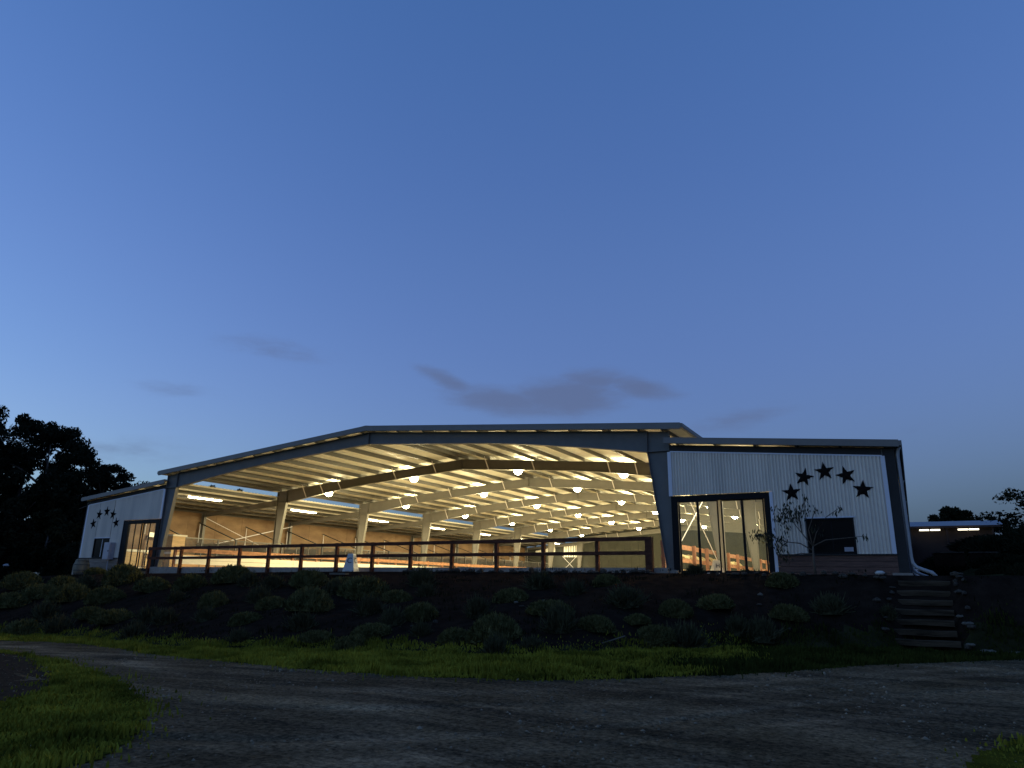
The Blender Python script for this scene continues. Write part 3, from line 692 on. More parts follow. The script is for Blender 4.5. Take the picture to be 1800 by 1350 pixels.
# ------------------------------------------------------------------ stalls in the left aisle
def stall():
    r = empty('horse_stall')
    w = 4.25; x0, x1 = -22.85, -18.7
    MB().bar((x0, 0, 3.75), (x1, 0, 2.42), .09, .06).build('strut', 'stall', r)
    MB().box(x1 - .06, x1 + .06, -.06, .06, FLOOR - .02, 2.45).build('post', 'stall', r)
    MB().tube([(x0 + .1, 0, 2.3), (x0 + .1, 0, 3.7)], .025, 6).build('wall_post', 'whitetrim', r)
    for z in (.3, .55, .8, 1.05): MB().box(x0 + .05, x1 - .07, -.03, .03, z, z + .235).build('board', 'stallwood', r)
    for z in (.28, .53, .78, 1.03): MB().box(x1 - .03, x1 + .03, .08, w - .08, z, z + .24).build('board', 'stallwood', r)
    MB().box(x1 - .04, x1 + .04, .08, w - .08, 2.33, 2.39).build('top_rail', 'purlin', r)
    g = MB()
    for y in np.arange(.16, w - .1, .10): g.box(x1 - .012, x1 + .012, y - .012, y + .012, 1.28, 2.32)
    for x in np.arange(x0 + .2, x1 - .1, .12): g.box(x - .012, x + .012, -.012, .012, 1.28, 2.30)
    g.build('grille', 'stall', r)
    for yy in (1.45, 2.75): MB().box(x1 - .035, x1 + .035, yy, yy + .08, .28, 2.32).build('door_post', 'stall', r)
    MB().box(x0 + .05, x1 - .5, w - .06, w - .02, 1.26, 2.2).build('partition', 'stall', r)
    return r
st = stall(); sy = [4.05 + 4.304 * k for k in range(13)]
so = ['beside the plywood booth', 'second from the plywood booth', 'third from the plywood booth', 'fourth from the plywood booth', 'fifth from the plywood booth', 'sixth from the plywood booth', 'in the middle of the row',
      'sixth from the grey end wall', 'fifth from the grey end wall', 'fourth from the grey end wall', 'third from the grey end wall', 'second from the grey end wall', 'last before the grey end wall']
for k, y in enumerate(sy):
    o = st if k == 0 else copy_tree(st); o.location = (0, y, 0)
    tag(o, f'dark barred horse stall against the brown left wall, {so[k]}', 'stall', 'horse stalls down the left aisle')
bt = empty('plywood_booth', (-17.1, 2.2, FLOOR)); tag(bt, 'pale plywood booth with white cap standing just left of the open arena', 'booth')
for x in (-.6, 0): MB().box(x, x + .57, -.45, -.42, 0, 2.02).build('panel', 'pine', bt)
MB().box(.52, .55, -.41, .45, 0, 2.02).box(-.6, -.57, -.41, .45, 0, 2.02).box(-.57, .52, .42, .45, 0, 2.02).build('side_panel', 'pine', bt)
MB().box(-.66, .64, -.50, .50, 2.02, 2.12).build('cap', 'whiteboard', bt)
for z0, z1 in ((.95, 1.08), (0, .16)): MB().box(-.62, .60, -.475, -.451, z0, z1).build('trim', 'whiteboard', bt)
dr = empty('braced_door', (-18.8, 1.6, FLOOR)); tag(dr, 'pale stable door with diagonal brace behind the left glass doors', 'door')
MB().box(-.03, .0, .0, 1.3, .06, 1.04).build('panel', 'pine', dr)
MB().bar((.015, .06, .12), (.015, 1.24, .98), .03, .12, up=(1, 0, 0)).bar((.015, .65, .55), (.015, .06, .98), .03, .10, up=(1, 0, 0)).build('brace', 'stallwood', dr)
MB().box(0, .04, 0, .06, .06, 2.0).box(0, .04, 1.24, 1.3, .06, 2.0).box(0, .04, .06, 1.24, 2.0, 2.28).build('frame', 'whiteboard', dr)

# ------------------------------------------------------------------ dressage letter markers
def text_mesh(ch, size):
    cu = bpy.data.curves.new('letter', 'FONT'); cu.body = ch; cu.size = size; cu.align_x = 'CENTER'; cu.align_y = 'CENTER'; cu.extrude = .004
    o = bpy.data.objects.new('tmp', cu); COL.objects.link(o); bpy.context.view_layer.update()
    me = bpy.data.meshes.new_from_object(o.evaluated_get(bpy.context.evaluated_depsgraph_get())); bpy.data.objects.remove(o); bpy.data.curves.remove(cu)
    me.name = 'letter'; me.materials.clear(); me.materials.append(M['letterblack']); return me
def marker(name, loc, rz, b, t, h, ch, label, sides):
    r = empty(name, loc, rz)
    vs = [(sx * s, sy * s, z) for s, z in ((b, 0), (b, .06), (b * .94, .06), (t, h)) for sx, sy in ((-1, -1), (1, -1), (1, 1), (-1, 1))]
    fs = [(i * 4 + k, i * 4 + (k + 1) % 4, (i + 1) * 4 + (k + 1) % 4, (i + 1) * 4 + k) for i in range(3) for k in range(4)] + [(3, 2, 1, 0), (12, 13, 14, 15)]
    MB().add(vs, fs).build('block', 'letterwhite', r)
    me = text_mesh(ch, h * .42); tilt = math.atan2(b * .94 - t, h - .06); zc = h * .62
    off = b * .94 - (b * .94 - t) * (zc - .06) / (h - .06) + .006
    for a in sides:
        o = put('letter', me, r); o.matrix_local = Matrix.Rotation(a, 4, 'Z') @ Matrix.Translation((0, -off, zc)) @ Matrix.Rotation(PI / 2 - tilt, 4, 'X')
    tag(r, label, 'letter marker')
marker('letter_block', (.42, -1.15, .17), .25, .30, .13, .84, 'C', 'white tapered arena marker with letter C standing on the curb ledge outside the front fence', (0, PI / 2))
marker('letter_block', (16.35, 1.9, FLOOR), .55, .24, .10, .56, 'H', 'white tapered arena marker with letter H standing behind the right glass doors', (0,))

# ------------------------------------------------------------------ things along the front
def barrel():
    r = empty('planter_barrel', (-20.45, -1.25, -.16)); tag(r, 'old oak barrel standing at the far left corner of the arena front', 'barrel')
    prof = [(0, .30), (.12, .36), (.30, .42), (.46, .435), (.62, .42), (.80, .36), (.94, .31)]
    for k in range(18):
        a0, a1 = 2 * PI * k / 18, 2 * PI * (k + .94) / 18
        vs = [(rr * math.cos(a), rr * math.sin(a), z) for z, R in prof for a, rr in ((a0, R), (a1, R), (a1, R - .03), (a0, R - .03))]
        fs = [(i * 4 + j, i * 4 + (j + 1) % 4, i * 4 + 4 + (j + 1) % 4, i * 4 + 4 + j) for i in range(6) for j in range(4)] + [(3, 2, 1, 0), (24, 25, 26, 27)]
        MB().add(vs, fs).build('stave', 'barrel', r)
    for z, R in ((.10, .362), (.30, .424), (.62, .425), (.84, .352)): MB().lathe([(R - .02, z - .025), (R + .006, z - .025), (R + .006, z + .025), (R - .02, z + .025)], 20).build('hoop', 'hoop', r)
    MB().lathe([(.01, .86), (.30, .86), (.30, .88), (.01, .88)], 18).build('head', 'barrel', r)
barrel()
ub = empty('utility_cabinet', (-19.45, -.36, .55)); tag(ub, 'blue grey utility cabinet on the left wall beside the small window', 'cabinet')
MB().box(-.30, .30, -.14, .17, .25, 1.25).build('box', 'utility', ub); MB().box(-.27, .27, -.165, -.142, .28, 1.22).build('door', 'utility', ub)
MB().tube([(.1, 0, .25), (.1, 0, -.6)], .03, 6).build('conduit', 'utility', ub); MB().box(.2, .23, -.19, -.165, .7, .8).build('handle', 'black', ub)
stick = MB().tube([(16.25, -10.2, -1.56), (16.8, -9.8, -1.36)], .018, 5).build('stick', 'palestone'); tag(stick, 'thin pale stick lying on the dark bank above the grass', 'stick')
tag(MB().box(.8, 1.7, -2.95, -2.7, .05, .13).build('plank', 'palestone'), 'short pale plank lying on the ledge below the letter C marker', 'plank')
for k, (x, y) in enumerate(((16.85, -1.5), (17.2, -1.55))):
    r = empty('ground_spot', (x, y, .19)); tag(r, f'small white ground spotlight under the right glass doors, the one {["nearer the open gable", "nearer the sapling"][k]}', 'spotlight')
    MB().lathe([(.03, .0), (.05, .01), (.055, .07), (.04, .085)], 10).build('head', 'letterwhite', r, True); MB().tube([(0, 0, -.05), (0, 0, .08)], .015, 5).build('stake', 'black', r)
tag(MB().lathe([(.02, 0), (.13, .01), (.15, .07), (.08, .12), (.01, .125)], 9, (22.15, -1.3, .26)).build('white_stone', 'letterwhite', None, True), 'single bright white stone left of the concrete corner block', 'stone')

# sapling
def sapling():
    r = empty('sapling', (20.24, -.95, .22)); tag(r, 'young fruit tree with drooping leaves in front of the right star wall', 'tree')
    br = [[(0, 0, -.1), (-.02, 0, .45), (0, 0, .95)], [(0, 0, .95), (-.25, -.03, 1.3), (-.55, -.05, 1.75), (-.72, -.05, 2.15)], [(0, 0, .8), (-.4, .05, 1.05), (-.8, .05, 1.1), (-1.3, .0, 1.28), (-1.75, 0, 1.40)],
          [(0, 0, .95), (.15, 0, 1.4), (.5, 0, 1.9), (.95, 0, 2.2)], [(0, 0, .95), (.4, .05, 1.15), (1.0, 0, 1.2), (1.6, 0, 1.26)], [(-.3, -.03, 1.38), (-.35, 0, 1.9), (-.15, 0, 2.4), (-.1, 0, 2.7)],
          [(0, 0, .9), (-.1, .1, 1.5), (.1, .1, 2.0), (.2, .1, 2.15)], [(-.8, .05, 1.1), (-1.0, 0, .95), (-1.15, 0, .75)], [(0, 0, .7), (-.4, 0, .72), (-.8, 0, .65)]]
    for i, b in enumerate(br):
        n = len(b); r0 = .05 if i == 0 else .024; r1 = .032 if i == 0 else .008
        MB().tube(b, [r0 + (r1 - r0) * k / (n - 1) for k in range(n)], 6).build('trunk' if i == 0 else 'branch', 'sapbark', r, True)
    clumps = [((-.72, -.05, 2.15), .36, 80), ((-.45, -.05, 1.95), .26, 34), ((-1.0, 0, 1.95), .2, 22), ((-.2, 0, 2.2), .26, 30), ((-.1, 0, 2.6), .1, 8), ((-1.75, 0, 1.36), .24, 46), ((-1.35, 0, 1.28), .24, 44), ((-1.0, 0, 1.15), .22, 30), ((-1.1, 0, .85), .22, 26), ((-.75, 0, 1.5), .16, 8),
              ((.95, 0, 2.22), .1, 8), ((.8, 0, 2.08), .07, 5), ((1.6, 0, 1.26), .07, 8), ((1.35, 0, 1.22), .06, 4), ((.2, .1, 2.15), .12, 8), ((-.85, 0, .6), .16, 12), ((.1, 0, 1.5), .3, 10)]
    mb = MB()
    for c, R, n in clumps:
        for _ in range(int(n * 1.5)):
            p = Vector(c) + Vector((random.gauss(0, R * .55), random.gauss(0, R * .35), random.gauss(0, R * .5)))
            d = Vector((random.uniform(-.5, .5), random.uniform(-.5, .5), -1)).normalized(); s = d.cross(Vector((random.uniform(-1, 1), random.uniform(-1, 1), .2))).normalized()
            l = random.uniform(.10, .17); w2 = random.uniform(.017, .029)
            q = d.cross(s) * .012
            mb.add([p, p + d * l * .45 + s * w2 + q, p + d * l, p + d * l * .45 - s * w2 + q], [(0, 1, 2), (0, 2, 3)])
    f = mb.build('leaves', 'sapleaf', r); f['kind'] = 'stuff'
sapling()

# ------------------------------------------------------------------ shrubs
def mound_mesh(seed, n=2600, flat=.62, mat='mound', leaf=.10):
    g = np.random.default_rng(seed)
    th = g.uniform(0, 2 * PI, n); cz = g.uniform(-.05, 1, n); sr = np.sqrt(np.clip(1 - cz ** 2, 0, 1))
    d = np.stack([sr * np.cos(th), sr * np.sin(th), cz], -1)
    lump = 1 + .10 * np.sin(3 * th + seed) * sr + .07 * np.sin(5 * th + 2.0 * seed) + .05 * g.standard_normal(n)
    p = d * (.5 * lump)[:, None] * np.array([1, 1, flat * 2 * .62])
    dirn = d * np.array([.6, .6, 1]) + np.array([0, 0, .55]) + .45 * g.standard_normal((n, 3)); dirn /= np.linalg.norm(dirn, axis=1)[:, None]
    sd = np.cross(dirn, g.standard_normal((n, 3))); sd /= np.linalg.norm(sd, axis=1)[:, None]
    ln = g.uniform(.6, 1.3, n)[:, None] * leaf; wd = leaf * .16
    V = np.stack([p - dirn * ln * .4 - sd * wd, p - dirn * ln * .4 + sd * wd, p + dirn * ln * .6 + sd * wd * .3, p + dirn * ln * .6 - sd * wd * .3], 1).reshape(-1, 3)
    F = np.arange(4 * n).reshape(-1, 4)
    # inner body so that no light shows through
    k = 12; cv = [(0.44 * math.cos(b) * math.cos(a), .44 * math.cos(b) * math.sin(a), .44 * flat * 1.24 * math.sin(b)) for b in np.linspace(-.15, PI / 2 - .05, 5) for a in np.linspace(0, 2 * PI, k, endpoint=False)]
    cf = [(i * k + j, i * k + (j + 1) % k, (i + 1) * k + (j + 1) % k, (i + 1) * k + j) for i in range(4) for j in range(k)]
    V2 = np.concatenate([V, np.array(cv)]); F2 = np.concatenate([F, np.array(cf) + len(V)])
    return np_mesh('mound_shrub', V2, F2, mat)
def spiky_mesh(seed, n=1100, mat='lav'):
    g = np.random.default_rng(seed)
    th = g.uniform(0, 2 * PI, n); inc = np.abs(g.normal(0, .55, n)).clip(0, 1.35)
    d = np.stack([np.sin(inc) * np.cos(th), np.sin(inc) * np.sin(th), np.cos(inc)], -1)
    ln = g.uniform(.36, .58, n) * (1 - .18 * inc) * (1 + .25 * (g.random(n) > .9))
    base = np.stack([g.normal(0, .10, n), g.normal(0, .10, n), np.full(n, -.03)], -1)
    bend = np.stack([g.normal(0, .03, n), g.normal(0, .03, n), -.03 * inc], -1)
    sd = np.cross(d, g.standard_normal((n, 3))); sd /= np.linalg.norm(sd, axis=1)[:, None]
    w0, w1, w2 = .010, .012, .005
    a = base; b = base + d * (ln * .55)[:, None]; c = base + d * ln[:, None] + bend
    V = np.stack([a - sd * w0, a + sd * w0, b + sd * w1, b - sd * w1, c + sd * w2, c - sd * w2], 1).reshape(-1, 3)
    i = np.arange(n)[:, None] * 6
    F = np.concatenate([i + np.array([[0, 1, 2, 3]]), i + np.array([[3, 2, 4, 5]])])
    k = 10; cv = [(0.27 * math.cos(b) * math.cos(a), .27 * math.cos(b) * math.sin(a), .26 * math.sin(b)) for b in np.linspace(-.15, PI / 2 - .05, 4) for a in np.linspace(0, 2 * PI, k, endpoint=False)]
    cf = [(q * k + j, q * k + (j + 1) % k, (q + 1) * k + (j + 1) % k, (q + 1) * k + j) for q in range(3) for j in range(k)]
    V2 = np.concatenate([V, np.array(cv)]); F2 = np.concatenate([F, np.array(cf) + len(V)])
    return np_mesh('lavender_shrub', V2, F2, mat)
mounds = [mound_mesh(s) for s in (1, 2, 3)]; spikes = [spiky_mesh(s) for s in (4, 5, 6)]
BUSH = [(-21.38, -3.83, 2.0, 0), (-17.17, -4.0, 1.7, 0), (-13.01, -3.36, 1.9, 0), (-6.34, -4.35, 1.46, 0), (-4.4, -3.61, 1.56, 0), (-13.3, -5.69, 1.83, 0), (-9.91, -6.08, 1.4, 0), (-4.4, -6.44, 1.0, 1), (-16.94, -6.49, 1.77, 0), (-0.57, -7.59, 1.1, 0),
        (1.73, -7.54, 1.0, 1), (5.67, -8.95, 1.38, 0), (5.89, -6.57, 1.47, 0), (7.15, -4.92, 1.28, 1), (8.2, -8.99, 1.1, 1), (10.42, -9.37, 1.11, 0), (7.28, -10.88, 1.16, 1), (10.1, -11.22, 0.97, 0), (12.18, -9.09, 0.99, 1), (14.03, -11.3, 1.25, 0),
        (12.14, -5.09, 1.25, 1), (14.28, -8.64, 1.08, 0), (15.32, -10.33, 1.15, 1), (15.92, -7.29, 1.2, 1), (14.23, -4.48, 0.8, 0), (17.98, -5.38, 0.96, 0), (17.18, -8.76, 0.91, 0), (17.81, -8.19, 1.25, 1), (-9.72, -9.5, 1.47, 0), (-7.21, -9.56, 1.38, 1),
        (1.92, -9.95, .95, 1), (0.19, -11.27, 1.1, 1), (6.32, -12.26, 0.9, 1), (19.3, -6.04, 1.17, 1), (20.86, -3.91, 1.09, 1), (10.45, -12.26, 0.92, 0), (11.55, -10.9, 0.75, 1), (14.65, -12.34, 0.93, 1), (-11.25, -7.88, 1.55, 1), (-4.95, -8.72, 1.32, 0),
        (-8.51, -4.68, 1.37, 0), (1.49, -4.76, 1.34, 0), (-0.04, -5.26, 1.12, 1), (-14.38, -4.42, 1.38, 1), (22.3, -3.35, 0.6, 1), (16.45, -1.75, .7, 1), (-18.4, -1.5, 1.0, 2), (-1.8, -9.4, 1.1, 1), (3.6, -5.2, 1.1, 0), (8.6, -6.6, .9, 1), (-2.6, -4.3, 1.1, 1), (19.4, -2.6, .9, 0),
        (4.51, -6.53, 1.09, 1), (8.05, -7.4, 0.97, 0), (12.18, -7.11, 0.89, 0), (13.8, -6.03, 0.9, 1), (8.86, -11.82, 0.82, 0), (12.94, -11.37, 0.81, 0), (15.38, -11.97, 0.67, 1), (15.97, -9.53, 0.82, 0), (17.11, -6.69, 0.91, 0), (18.67, -6.2, 0.84, 1), (19.79, -4.59, 0.89, 0), (4.32, -10.38, 0.89, 0), (-0.45, -9.73, 1.03, 1), (-7.5, -8.11, 1.27, 0), (-16.62, -5.38, 1.6, 0), (10.12, -10.28, 0.83, 1), (16.6, -8.34, 0.7, 0), (3.52, -8.51, 0.95, 0)]
rows = {}
for b in BUSH:
    zz = float(hgt(b[0], b[1])); bz = float(zbase(b[0])); tp = float(np.interp(b[0], ZX, ZT))
    s = (zz - bz) / (tp - bz)
    rw = 'along the top edge' if s > .82 else ('on the upper half' if s > .5 else ('on the lower half' if s > .2 else 'at the foot'))
    rows.setdefault((rw, b[3]), []).append((b, zz))
for (rw, kd), lst in rows.items():
    lst.sort(key=lambda t: math.atan2(t[0][0] - CAMPOS.x, t[0][1] - CAMPOS.y))
    for i, ((x, y, wd, _), zz) in enumerate(lst):
        me = (spikes if kd == 1 else mounds)[(i + len(rw)) % 3]
        hs = random.uniform(.92, 1.12)
        o = put('lavender_shrub' if kd == 1 else 'mound_shrub', me, None, (x, y, zz - .04), random.uniform(0, 6.28), (wd * random.uniform(.92, 1.2), wd * random.uniform(.88, 1.1), wd * hs * random.uniform(.8, 1.08)))
        o.rotation_euler = (random.uniform(-.14, .14), random.uniform(-.14, .14), o.rotation_euler.z)
        if kd == 2: tag(o, 'dark round clipped shrub between the oak barrel and the left glass doors', 'shrub', 'shrubs on the bank')
        elif kd == 1: tag(o, f'spiky grey lavender shrub {rw} of the bank, {ORD[i]} from left', 'shrub', 'shrubs on the bank')
        else: tag(o, f'rounded green mound shrub {rw} of the bank, {ORD[i]} from left', 'shrub', 'shrubs on the bank')

# ------------------------------------------------------------------ grass
def blades(name, n, region, mat, h0, h1, bbox, dens=None, seed=3):
    g = np.random.default_rng(seed)
    x = g.uniform(bbox[0], bbox[1], n * 4); y = g.uniform(bbox[2], bbox[3], n * 4)
    k = region(x, y)
    if dens is not None: k &= g.random(len(x)) < dens(x, y)
    x, y = x[k][:n], y[k][:n]; m = len(x); x = x + np.clip(g.standard_t(2.2, m) * .07, -.7, .7); y = y + np.clip(g.standard_t(2.2, m) * .07, -.7, .7)
    z = hgt(x, y) + (.085 if h1 < .2 else .04)
    clump = np.clip(.5 + .22 * np.sin(x * 2.3 + 2.1 * np.sin(y * 1.9)) + .22 * np.sin(y * 3.1 + 2.4 * np.sin(x * 1.7 + 1)) + .2 * np.sin(5.1 * x + 3.3 * y + 2 * np.sin(2.7 * y)) + .15 * np.sin(8.3 * y - 6.1 * x), 0, 1)
    h = (h0 + (h1 - h0) * clump ** 1.5) * g.uniform(.5, 1.2, m)
    th = g.uniform(0, 2 * PI, m); ln = g.normal(0, .35, m)
    wd = g.uniform(.008, .016, m)
    cx, sy = np.cos(th), np.sin(th)
    b = np.stack([x, y, z], -1); s = np.stack([cx, sy, 0 * x], -1) * wd[:, None]
    lean = np.stack([-sy * ln, cx * ln, 0 * x], -1)
    mid = b + np.stack([0 * x, 0 * x, h * .6], -1) + lean * (h * .3)[:, None]
    tip = b + np.stack([0 * x, 0 * x, h], -1) + lean * h[:, None]
    V = np.stack([b - s, b + s, mid + s * .8, mid - s * .8, tip], 1).reshape(-1, 3)
    i = np.arange(m)[:, None] * 5
    F = np.concatenate([i + np.array([[0, 1, 2]]), i + np.array([[0, 2, 3]]), i + np.array([[3, 2, 4]])])
    return tag(put(name, np_mesh(name, V, F, mat)), kind='stuff')
def strip_region(x, y):
    n = .25 * wob(x * 1.3, y * 1.1)
    return (x < 19.0 + 1.2 * wob(x * .3, y * 1.7)) & (y > np.interp(x, FX, FY) - .05 + n * .5) & (y < np.interp(x, TX, TY) + .35 + n)
gs = blades('verge_grass', 125000, strip_region, 'grass', .03, .17, (-14, 30, -17.2, -3.0), lambda x, y: np.where(x < 4, .35, np.where(x > 19.5, .3, 1.0)))
tag(gs, 'rough green grass strip between the gravel road and the planted bank')
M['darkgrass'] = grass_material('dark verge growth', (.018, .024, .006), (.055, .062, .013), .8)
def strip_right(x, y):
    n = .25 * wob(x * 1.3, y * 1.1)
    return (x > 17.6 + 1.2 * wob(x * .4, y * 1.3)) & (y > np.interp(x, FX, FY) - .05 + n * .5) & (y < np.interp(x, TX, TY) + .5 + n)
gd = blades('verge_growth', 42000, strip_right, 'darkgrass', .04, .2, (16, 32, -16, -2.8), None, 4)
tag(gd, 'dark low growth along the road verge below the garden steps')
gi = blades('island_grass', 80000, lambda x, y: inside(x + .1 * wob(x * 2, y * 2), y, ISL) & ~inside(x, y, MUL), 'grass', .03, .11, (-2, 17.2, -27, -15), None, 5)
tag(gi, 'mossy green grass island at the near left bend of the road')
gr = blades('corner_grass', 14000, lambda x, y: inside(x, y, RB), 'grass', .02, .07, (22.8, 29, -22, -12.5), None, 6)
tag(gr, 'small patch of green grass at the near right edge of the road')
def turf_mask(x, y): return (x < 18.6 + .8 * wob(x * .3, y * 1.7)) & (y > np.interp(x, FX, FY) + .05) & (y < np.interp(x, TX, TY) - .15 + .15 * wob(x, y))
def bank_mask(x, y):
    n = .06 * wob(x * 3, y * 3)
    return (inside(x + n, y + n, ISL) & ~inside(x, y, MUL)) | inside(x + n, y - n, RB)
M['turf'] = principled('turf under grass', (.035, .036, .007), .95, spec=0.0, col2=(.09, .085, .012), nscale=2, bump=.6, bscale=20)
sheet('turf', 'turf', -16, 32, -20, -3, .1, turf_mask, .05)
sheet('turf', 'turf', -4, 29, -27, -12, .07, bank_mask, .095)

M['gravelstone'] = principled('gravel stone', (.10, .08, .055), .9, spec=0.0, nscale=3.0, col2=(.34, .27, .18), detail=2)
M['weed'] = principled('bank weeds', (.007, .009, .004), .95, col2=(.017, .018, .009), nscale=1.5, spec=0.0)
def bank_region(x, y):
    n = np.sin(x * 1.9 + 2 * np.sin(y * 1.3)) * np.sin(y * 2.3 + 1.7 * np.sin(x * .9)) + .5 * np.sin(4.1 * x - 3.7 * y)
    return (y > np.interp(x, TX, TY)) & (y < -1.6) & (n > .5) & ((x < 22.2) | (x > 24.4))
wd_ = blades('bank_weeds', 14000, bank_region, 'weed', .04, .16, (-22, 29, -13, -1.5), None, 9)
tag(wd_, 'low weeds and dry stalks scattered between the shrubs on the bank')
# loose gravel
g3 = np.random.default_rng(11); n = 16000
px = g3.uniform(2, 30, n * 3); py = g3.uniform(-24, -5, n * 3); k = road_mask(px, py); px, py = px[k][:n], py[k][:n]; m = len(px)
r = g3.gamma(2.0, .0045, m) + .005; oc = np.array([[1, 0, 0], [0, 1, 0], [-1, 0, 0], [0, -1, 0], [0, 0, .7], [0, 0, -.7]])
V = (oc[None] * r[:, None, None] * g3.uniform(.6, 1.4, (m, 6, 1)) + np.stack([px, py, hgt(px, py) + .078], -1)[:, None]).reshape(-1, 3)
of = np.array([[0, 1, 4], [1, 2, 4], [2, 3, 4], [3, 0, 4], [1, 0, 5], [2, 1, 5], [3, 2, 5], [0, 3, 5]])
F = (np.arange(m)[:, None, None] * 6 + of[None]).reshape(-1, 3)
gv = put('loose_gravel', np_mesh('loose_gravel', V, F, 'gravelstone')); tag(gv, 'loose gravel stones scattered over the road', kind='stuff')

# ------------------------------------------------------------------ stones and steps
def rock_mesh(seed, mat):
    bm = bmesh.new(); bmesh.ops.create_icosphere(bm, subdivisions=2, radius=.5); g = random.Random(seed)
    ph = [g.uniform(0, 6) for _ in range(6)]
    for v in bm.verts:
        c = v.co; s = 1 + .22 * math.sin(4 * c.x + ph[0]) * math.cos(5 * c.y + ph[1]) + .16 * math.sin(7 * c.z + ph[2]) + .10 * math.sin(9 * c.x + 8 * c.y + ph[3])
        v.co = Vector((c.x * s, c.y * s * .8, c.z * s * .62))
        v.co.z = max(v.co.z, -.24)
    me = bpy.data.meshes.new('stone'); bm.to_mesh(me); bm.free(); me.materials.append(M[mat]); return me
rocks = [rock_mesh(s, 'stone') for s in range(4)]; pale = [rock_mesh(s + 9, 'palestone') for s in range(2)]
def rock(x, y, s, z=None, lab='', grp='', p=False):
    o = put('stone', random.choice(pale if p else rocks), None, (x, y, (float(hgt(x, y)) if z is None else z) + s * .16), random.uniform(0, 6.28), (s, s * random.uniform(.8, 1.1), s * random.uniform(.8, 1.1)))
    tag(o, lab, 'stone', grp)
for k in range(46):
    rock(4.2 + 10.9 * k / 45 + random.uniform(-.1, .1), -2.05 + random.uniform(-.15, .1), random.uniform(.16, .34), None, f'small dark stone in the row edging the top of the bank, {ORD[k]} from left', 'stones edging the top of the bank')
for k in range(18):
    rock(17.3 + 5.0 * k / 17 + random.uniform(-.1, .1), -1.95 + random.uniform(-.2, .1), random.uniform(.16, .32), None, f'dark stone edging the bed below the right star wall, {ORD[k]} from left', 'stones edging the right bed')
steps = empty('garden_steps', (23.25, -1.2, 0)); tag(steps, 'timber edged garden steps climbing the bank at the right corner of the arena', 'steps')
SZ = [.08, -.20, -.46, -.72, -.98, -1.24, -1.48]
for k, z in enumerate(SZ):
    y = -.25 - .40 * k; a = random.uniform(-.03, .03); dx = -.05 * k
    x0, x1 = -.62 + dx + random.uniform(-.05, .05), .78 + random.uniform(-.06, .06) - .02 * k
    mb = MB(); n = 8; xs = np.linspace(x0, x1, n + 1)
    for i in range(n):
        xa, xb = xs[i], xs[i + 1]; wa = [.012 * math.sin(5 * q + k * 2) for q in (xa, xb)]
        vs = [(xx, y + a * xx + yy + ww, z + zz + ww * .6) for xx, ww in ((xa, wa[0]), (xb, wa[1])) for yy, zz in ((-.09, -.15), (-.10, -.01), (-.08, .01), (.09, .005), (.09, -.15))]
        mb.add(vs, [(j, (j + 1) % 5, (j + 1) % 5 + 5, j + 5) for j in range(5)] + ([(4, 3, 2, 1, 0)] if i == 0 else []) + ([(5, 6, 7, 8, 9)] if i == n - 1 else []))
    mb.build('step_timber', 'timber', steps)
    MB().box(x0 + .03, x1 - .03, y + .092, y + .40, z - .2, z - .03).build('tread', 'soil', steps)
    for sx, xx in ((1, x1 + .15), (-1, x0 - .12)):
        for q in range(2 if sx > 0 else 1):
            _rx, _ry = 23.25 + xx + random.uniform(-.05, .22) * sx, -1.2 + y + random.uniform(-.2, .2) + .12 * q
            rock(_rx, _ry, random.uniform(.14, .28), max(float(hgt(_rx, _ry)), z - .16 + .06 * q), f'rough stone lining the {"right" if sx > 0 else "left"} side of the garden steps, {ORD[k * (2 if sx > 0 else 1) + q]} from top', f'stones lining the {"right" if sx > 0 else "left"} side of the steps', q == 1 and k > 3)
for k, (x, y, s, lb) in enumerate(((24.1, -4.5, .26, 'pale stone at the foot of the garden steps, nearest the lowest timber'), (24.55, -4.0, .34, 'large pale stone right of the foot of the garden steps'), (25.1, -3.75, .32, 'pale stone at the right edge beyond the garden steps'), (24.62, -4.25, .22, 'low pale stone in front of the large one by the garden steps'), (23.5, -4.6, .10, 'tiny white pebble in the grass before the garden steps'))):
    rock(x, y, s, None, lb, 'pale stones at the foot of the steps', True)
for k, (x, y) in enumerate(((13.3, -7.2), (13.0, -8.0), (13.6, -7.7), (12.6, -7.6), (19.0, -4.4), (19.9, -5.2), (18.9, -3.6), (10.9, -10.4), (11.3, -9.9), (16.0, -9.4))):
    rock(x, y, random.uniform(.10, .18), None, f'small loose stone lying among the shrubs on the bank, {ORD[k]} of the scattered ones', 'loose stones on the bank', k % 3 == 0)

